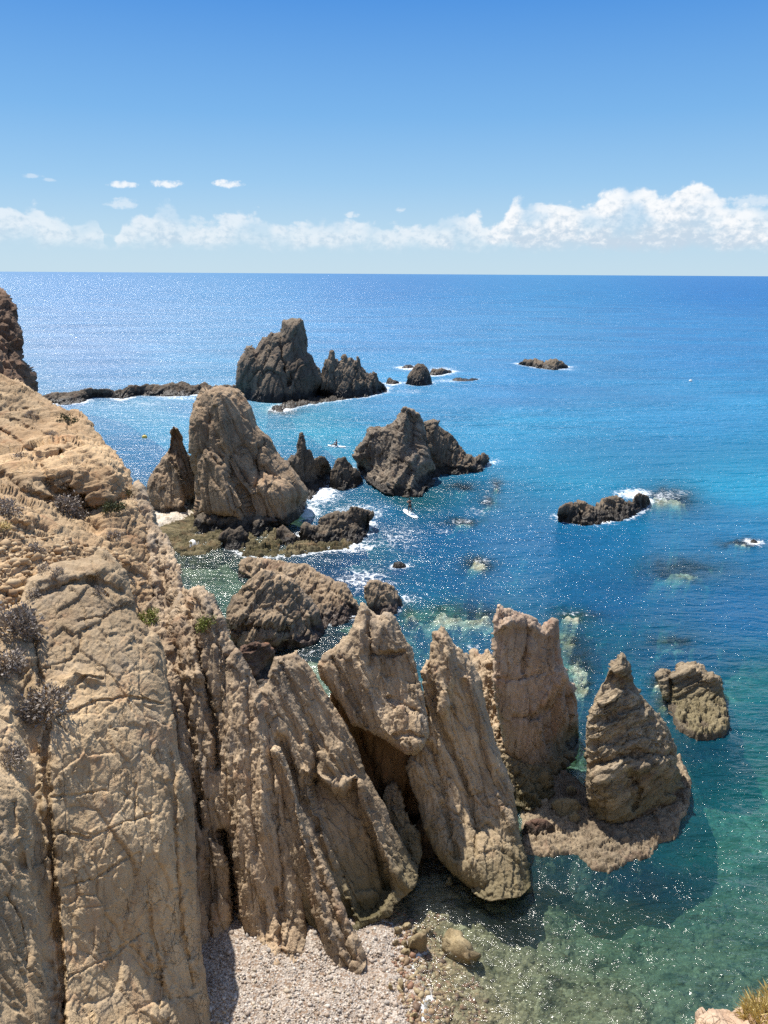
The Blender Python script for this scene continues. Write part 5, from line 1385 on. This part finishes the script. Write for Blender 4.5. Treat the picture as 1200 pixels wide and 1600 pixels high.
stand = dict(
    V=[(0, 0, 0.92), (0, 0.01, 1.10), (0, 0.02, 1.28), (0, 0.03, 1.40), (0, 0.05, 1.50),
       (0.17, 0.02, 1.38), (0.24, 0.14, 1.16), (0.14, 0.32, 1.08),
       (-0.17, 0.02, 1.38), (-0.27, 0.10, 1.18), (-0.17, 0.28, 1.30),
       (0.10, 0.0, 0.86), (0.15, 0.05, 0.48), (0.16, -0.02, 0.08), (0.16, 0.14, 0.03),
       (-0.10, 0.0, 0.86), (-0.15, 0.05, 0.48), (-0.16, -0.02, 0.08), (-0.16, 0.14, 0.03)],
    E=[(0, 1), (1, 2), (2, 3), (3, 4), (3, 5), (5, 6), (6, 7), (3, 8), (8, 9), (9, 10), (0, 11), (11, 12), (12, 13), (13, 14), (0, 15), (15, 16), (16, 17), (17, 18)],
    R=[(0.145, 0.10), (0.12, 0.085), (0.15, 0.10), (0.10, 0.075), 0.05, 0.055, 0.04, 0.028, 0.055, 0.04, 0.028, 0.085, 0.06, 0.042, 0.032, 0.085, 0.06, 0.042, 0.032],
    head=(0, 0.07, 1.62), hands=[((0.14, 0.32, 1.08), (-0.7, 0.6, -0.1), (0.2, 0.1, 1)), ((-0.17, 0.28, 1.30), (0.7, 0.6, -0.1), (0.2, 0.1, 1))],
    clothes=lambda tm: [('shorts', [(0, 0, 0.94), (0.10, 0.0, 0.84), (0.125, 0.025, 0.62), (-0.10, 0.0, 0.84), (-0.125, 0.025, 0.62)], [(0, 1), (1, 2), (0, 3), (3, 4)], [(0.16, 0.115), 0.10, 0.095, 0.10, 0.095], M_cloth),
                        ('vest', [(0, 0.005, 1.04), (0, 0.02, 1.28), (0, 0.03, 1.37)], [(0, 1), (1, 2)], [(0.135, 0.098), (0.165, 0.112), (0.14, 0.09)], tm)])
sit = dict(
    V=[(0, 0, 0.14), (0, -0.02, 0.32), (0, 0.0, 0.52), (0, 0.02, 0.64), (0, 0.04, 0.74),
       (0.17, 0.02, 0.62), (0.25, 0.10, 0.42), (0.20, 0.32, 0.42), (-0.17, 0.02, 0.62), (-0.25, 0.10, 0.42), (-0.20, 0.32, 0.42),
       (0.10, 0.06, 0.13), (0.16, 0.44, 0.24), (0.15, 0.80, 0.08), (0.15, 0.86, 0.16), (-0.10, 0.06, 0.13), (-0.16, 0.44, 0.24), (-0.15, 0.80, 0.08), (-0.15, 0.86, 0.16)],
    E=stand['E'], R=stand['R'], head=(0, 0.06, 0.86),
    hands=[((0.20, 0.32, 0.42), (-0.6, 0.6, 0), (0.2, 0.1, 1)), ((-0.20, 0.32, 0.42), (0.6, 0.6, 0), (0.2, 0.1, 1))],
    clothes=lambda tm: [('shorts', [(0, 0, 0.15), (0.10, 0.08, 0.14), (0.13, 0.28, 0.19), (-0.10, 0.08, 0.14), (-0.13, 0.28, 0.19)], [(0, 1), (1, 2), (0, 3), (3, 4)], [(0.155, 0.115), 0.10, 0.09, 0.10, 0.09], M_cloth),
                        ('vest', [(0, -0.015, 0.26), (0, 0.0, 0.50), (0, 0.02, 0.61)], [(0, 1), (1, 2)], [(0.135, 0.10), (0.165, 0.115), (0.14, 0.09)], tm)])

b1 = board(641, 804, math.radians(24), 'white paddleboard nearest to the viewer gliding below the pyramid rock')
pr = board(526, 698, math.radians(70), 'distant white board floating between the spiked reef and the pyramid rock', 3.0)
GPP = 'people on paddleboards'
person('person standing on the nearer white paddleboard holding a paddle', (b1.location.x - 0.05, b1.location.y + 0.1, b1.location.z + 0.08), math.radians(30), stand, M_cloth, GPP)
person('person in a red vest sitting on the distant white board', (pr.location.x, pr.location.y, pr.location.z + 0.08), math.radians(70), sit, M_red_c, GPP)


def paddle(loc, rot, label):
    root = bpy.data.objects.new('paddle', None); COL.objects.link(root); root.location = loc; root.rotation_euler = rot
    tag(root, label, 'paddle', 'paddles')
    baked('shaft', [(0, 0, -0.9), (0, 0, 0.9)], [(0, 1)], [0.016, 0.016], M_pole, root, 0, 1)
    baked('blade', [(0, 0, -0.88), (0, 0, -1.05), (0, 0, -1.28)], [(0, 1), (1, 2)], [(0.02, 0.02), (0.10, 0.012), (0.07, 0.01)], M_blade, root, 0, 2)
    baked('grip', [(-0.06, 0, 0.9), (0, 0, 0.905), (0.06, 0, 0.9)], [(0, 1), (1, 2)], [0.02, 0.022, 0.02], M_pole, root, 1, 1)


c30, s30 = math.cos(math.radians(30)), math.sin(math.radians(30))
hx, hy = 0.0, 0.36
paddle((b1.location.x - 0.05 + hx * c30 - hy * s30 + 0.1, b1.location.y + 0.1 + hx * s30 + hy * c30, b1.location.z + 1.18), (math.radians(8), math.radians(-32), math.radians(30)), 'dark paddle held by the person standing on the nearer board')
c70, s70 = math.cos(math.radians(70)), math.sin(math.radians(70))
paddle((pr.location.x - 0.4 * s70, pr.location.y + 0.4 * c70, 0.58), (0, math.radians(80), math.radians(70)), 'dark paddle held level by the person sitting on the distant board')


def buoy(x, y, col, label):
    root = bpy.data.objects.new('buoy', None); COL.objects.link(root); P = ground(x, y, 0.0); root.location = P
    tag(root, label, 'buoy', 'buoys')
    blob_mesh('float', (0, 0, 0.12), (0.42, 0.42, 0.36), plain_mat('buoy_float', col, 0.4), root, 1, 0.0)
    baked('top_ring', [(0, 0, 0.45), (0, 0, 0.62)], [(0, 1)], [0.10, 0.06], M_pole, root, 0, 1)


buoy(1079, 596, (0.8, 0.78, 0.72), 'small white buoy far out at the right')
buoy(226, 684, (0.7, 0.5, 0.10), 'small yellowish buoy in the bay left of the sea stacks')

# ------------------------------------------------------------------ light, sky, camera
SUN_EL, SUN_AZ = math.radians(59), math.radians(-33)      # azimuth from +Y towards +X
sdir = Vector((math.sin(SUN_AZ) * math.cos(SUN_EL), math.cos(SUN_AZ) * math.cos(SUN_EL), math.sin(SUN_EL)))
sun = bpy.data.lights.new('sun', 'SUN'); sun.energy = 4.6; sun.angle = math.radians(0.5); sun.color = (1.0, 0.95, 0.87)
so = bpy.data.objects.new('sun', sun); COL.objects.link(so)
so.rotation_euler = sdir.to_track_quat('Z', 'Y').to_euler(); so.location = sdir * 100

world = bpy.data.worlds.new('World'); scene.world = world; world.use_nodes = True
nt = NT(world.node_tree); world.node_tree.nodes.clear()
sky = nt.new('ShaderNodeTexSky'); sky.sky_type = 'NISHITA'; sky.sun_disc = False
sky.sun_elevation = SUN_EL; sky.sun_rotation = SUN_AZ; sky.altitude = 20; sky.air_density = 1.0; sky.dust_density = 0.6; sky.ozone_density = 2.0
tc = nt.new('ShaderNodeTexCoord').outputs['Generated']
sp = nt.new('ShaderNodeSeparateXYZ'); nt.l.new(tc, sp.inputs[0])
az = nt.math('ARCTAN2', sp.outputs[0], sp.outputs[1]); el = nt.math('ARCSINE', sp.outputs[2])
AZS = 57.2958
azd = nt.math('MULTIPLY', az, AZS); eld = nt.math('MULTIPLY', el, AZS)          # degrees


def px_dir(x, y):
    v = ray(float(x), float(y)); v = v / np.linalg.norm(v)
    return math.degrees(math.atan2(v[0], v[1])), math.degrees(math.asin(v[2]))


prof = [(-200, 330), (-60, 325), (0, 319), (30, 326), (60, 334), (100, 346), (150, 346), (168, 385), (190, 352), (235, 330), (265, 318), (285, 345), (330, 346), (375, 336), (420, 346), (470, 350), (530, 342), (590, 352), (640, 354), (690, 344), (725, 332), (760, 348), (785, 345), (815, 314), (850, 318), (890, 315), (930, 318),
        (965, 298), (1000, 298), (1040, 308), (1085, 288), (1110, 300), (1140, 322), (1200, 322), (1300, 318), (1400, 335)]
fc = nt.new('ShaderNodeFloatCurve')
nt.put(fc.inputs[1], nt.math('DIVIDE', nt.math('ADD', azd, 40.0), 80.0))
cv = fc.mapping.curves[0]
pts = []
for x, y in prof:
    a, e = px_dir(x, y); pts.append(((a + 40) / 80, e / 10))
cv.points[0].location = (0, pts[0][1]); cv.points[1].location = (1, pts[-1][1])
for a, e in pts: cv.points.new(a, e)
fc.mapping.update()
topc = nt.math('MULTIPLY', fc.outputs[0], 10.0)
cvec = nt.new('ShaderNodeCombineXYZ'); nt.put(cvec.inputs[0], azd); nt.put(cvec.inputs[1], nt.math('MULTIPLY', eld, 1.35))
puff = nt.noise(cvec.outputs[0], 0.55, 8, 0.62, 0.25)
puff2 = nt.noise(cvec.outputs[0], 1.7, 6, 0.6, 0.2)
lumps = nt.voro(cvec.outputs[0], 0.75, 'SMOOTH_F1')
lumps2 = nt.voro(nt.vmath('ADD', cvec.outputs[0], (5.3, 2.1, 0)), 1.9, 'SMOOTH_F1')
edge = nt.math('ADD', nt.math('SUBTRACT', topc, eld), nt.math('MULTIPLY', nt.math('SUBTRACT', puff, 0.5), 2.4))
edge = nt.math('ADD', edge, nt.math('MULTIPLY', nt.math('SUBTRACT', 0.45, lumps), 1.1))
edge = nt.math('ADD', edge, nt.math('MULTIPLY', nt.math('SUBTRACT', 0.4, lumps2), 0.55))
dens = nt.step(edge, -0.22, 0.30)
botf = nt.step(nt.math('ADD', eld, nt.math('MULTIPLY', nt.math('SUBTRACT', puff, 0.5), 1.6)), 1.3, 2.3)
dens = nt.math('MULTIPLY', dens, botf)
gap = nt.step(nt.noise(cvec.outputs[0], 0.28, 3, 0.5), 0.34, 0.56, 0.35, 1.0)
azw = nt.step(azd, 2.0, 9.0, 0.62, 1.0)
dens = nt.math('MULTIPLY', nt.math('MULTIPLY', dens, gap), azw)
for (x, y, rx, ry, v) in [(193, 288, 26, 6, 1.0), (262, 287, 28, 7, 1.1), (355, 287, 28, 7, 1.1), (550, 335, 16, 6, .6), (626, 328, 10, 5, .5), (48, 275, 18, 4, .4), (75, 281, 12, 3, .35), (190, 318, 26, 10, .5), (1180, 315, 50, 12, .5)]:
    a, e = px_dir(x, y)
    da = nt.math('MULTIPLY', nt.math('SUBTRACT', azd, a), 20.9 / rx); de = nt.math('MULTIPLY', nt.math('SUBTRACT', eld, e), 21.9 / ry)
    g = nt.math('SUBTRACT', 1.0, nt.math('ADD', nt.math('MULTIPLY', da, da), nt.math('MULTIPLY', de, de)))
    g = nt.math('ADD', g, nt.math('MULTIPLY', nt.math('SUBTRACT', puff2, 0.52), 2.6))
    dens = nt.math('MAXIMUM', dens, nt.math('MULTIPLY', nt.step(g, 0.15, 1.0), min(v, 1.0) * 0.9))
shade = nt.step(nt.math('ADD', nt.math('MULTIPLY', puff2, 0.9), nt.math('MULTIPLY', nt.math('SUBTRACT', topc, eld), -0.10)), 0.12, 0.46)
ccol = nt.mix(shade, (2.9, 3.5, 4.1), (5.0, 5.05, 5.1))
hz = nt.step(eld, 0.0, 7.5, 1, 0)
grad = nt.new('ShaderNodeValToRGB'); nt.put(grad.inputs[0], nt.math('DIVIDE', eld, 40.0))
stops = [(0.0, (2.75, 3.65, 4.25)), (2.5, (2.35, 3.4, 4.25)), (6.0, (1.55, 2.85, 4.25)), (10.0, (0.92, 2.25, 4.1)), (16.5, (0.36, 1.45, 3.7)), (30.0, (0.40, 1.2, 3.5))]
els = grad.color_ramp.elements
while len(els) < len(stops): els.new(0.5)
for i_, (e_, c_) in enumerate(stops): els[i_].position = e_ / 40; els[i_].color = (*c_, 1)
skyc = nt.mix(nt.step(eld, 18.0, 45.0, 0.04, 1.0), grad.outputs[0], sky.outputs[0])
fin = nt.mix(nt.math('MULTIPLY', dens, 0.95), skyc, ccol)
bg = nt.new('ShaderNodeBackground'); nt.put(bg.inputs[0], fin); bg.inputs[1].default_value = 0.122
wo = nt.new('ShaderNodeOutputWorld'); nt.l.new(bg.outputs[0], wo.inputs[0])

cam = bpy.data.cameras.new('camera'); co = bpy.data.objects.new('camera', cam); COL.objects.link(co)
cam.sensor_fit = 'VERTICAL'; cam.sensor_height = 24.0; cam.lens = 24.0 * FPX / 1600.0
cam.clip_start = 0.1; cam.clip_end = 200000
mw = Matrix.Identity(4)
for i in range(3):
    mw[i][0] = RT[i]; mw[i][1] = UP[i]; mw[i][2] = -FW[i]; mw[i][3] = CAM[i]
co.matrix_world = mw
scene.camera = co

scene.view_settings.view_transform = 'Standard'
scene.view_settings.look = 'None'
scene.view_settings.exposure = 0.70
scene.view_settings.gamma = 1.0
scene.cycles.use_denoising = False
scene.cycles.max_bounces = 8
scene.cycles.transparent_max_bounces = 12
scene.cycles.sample_clamp_indirect = 6.0
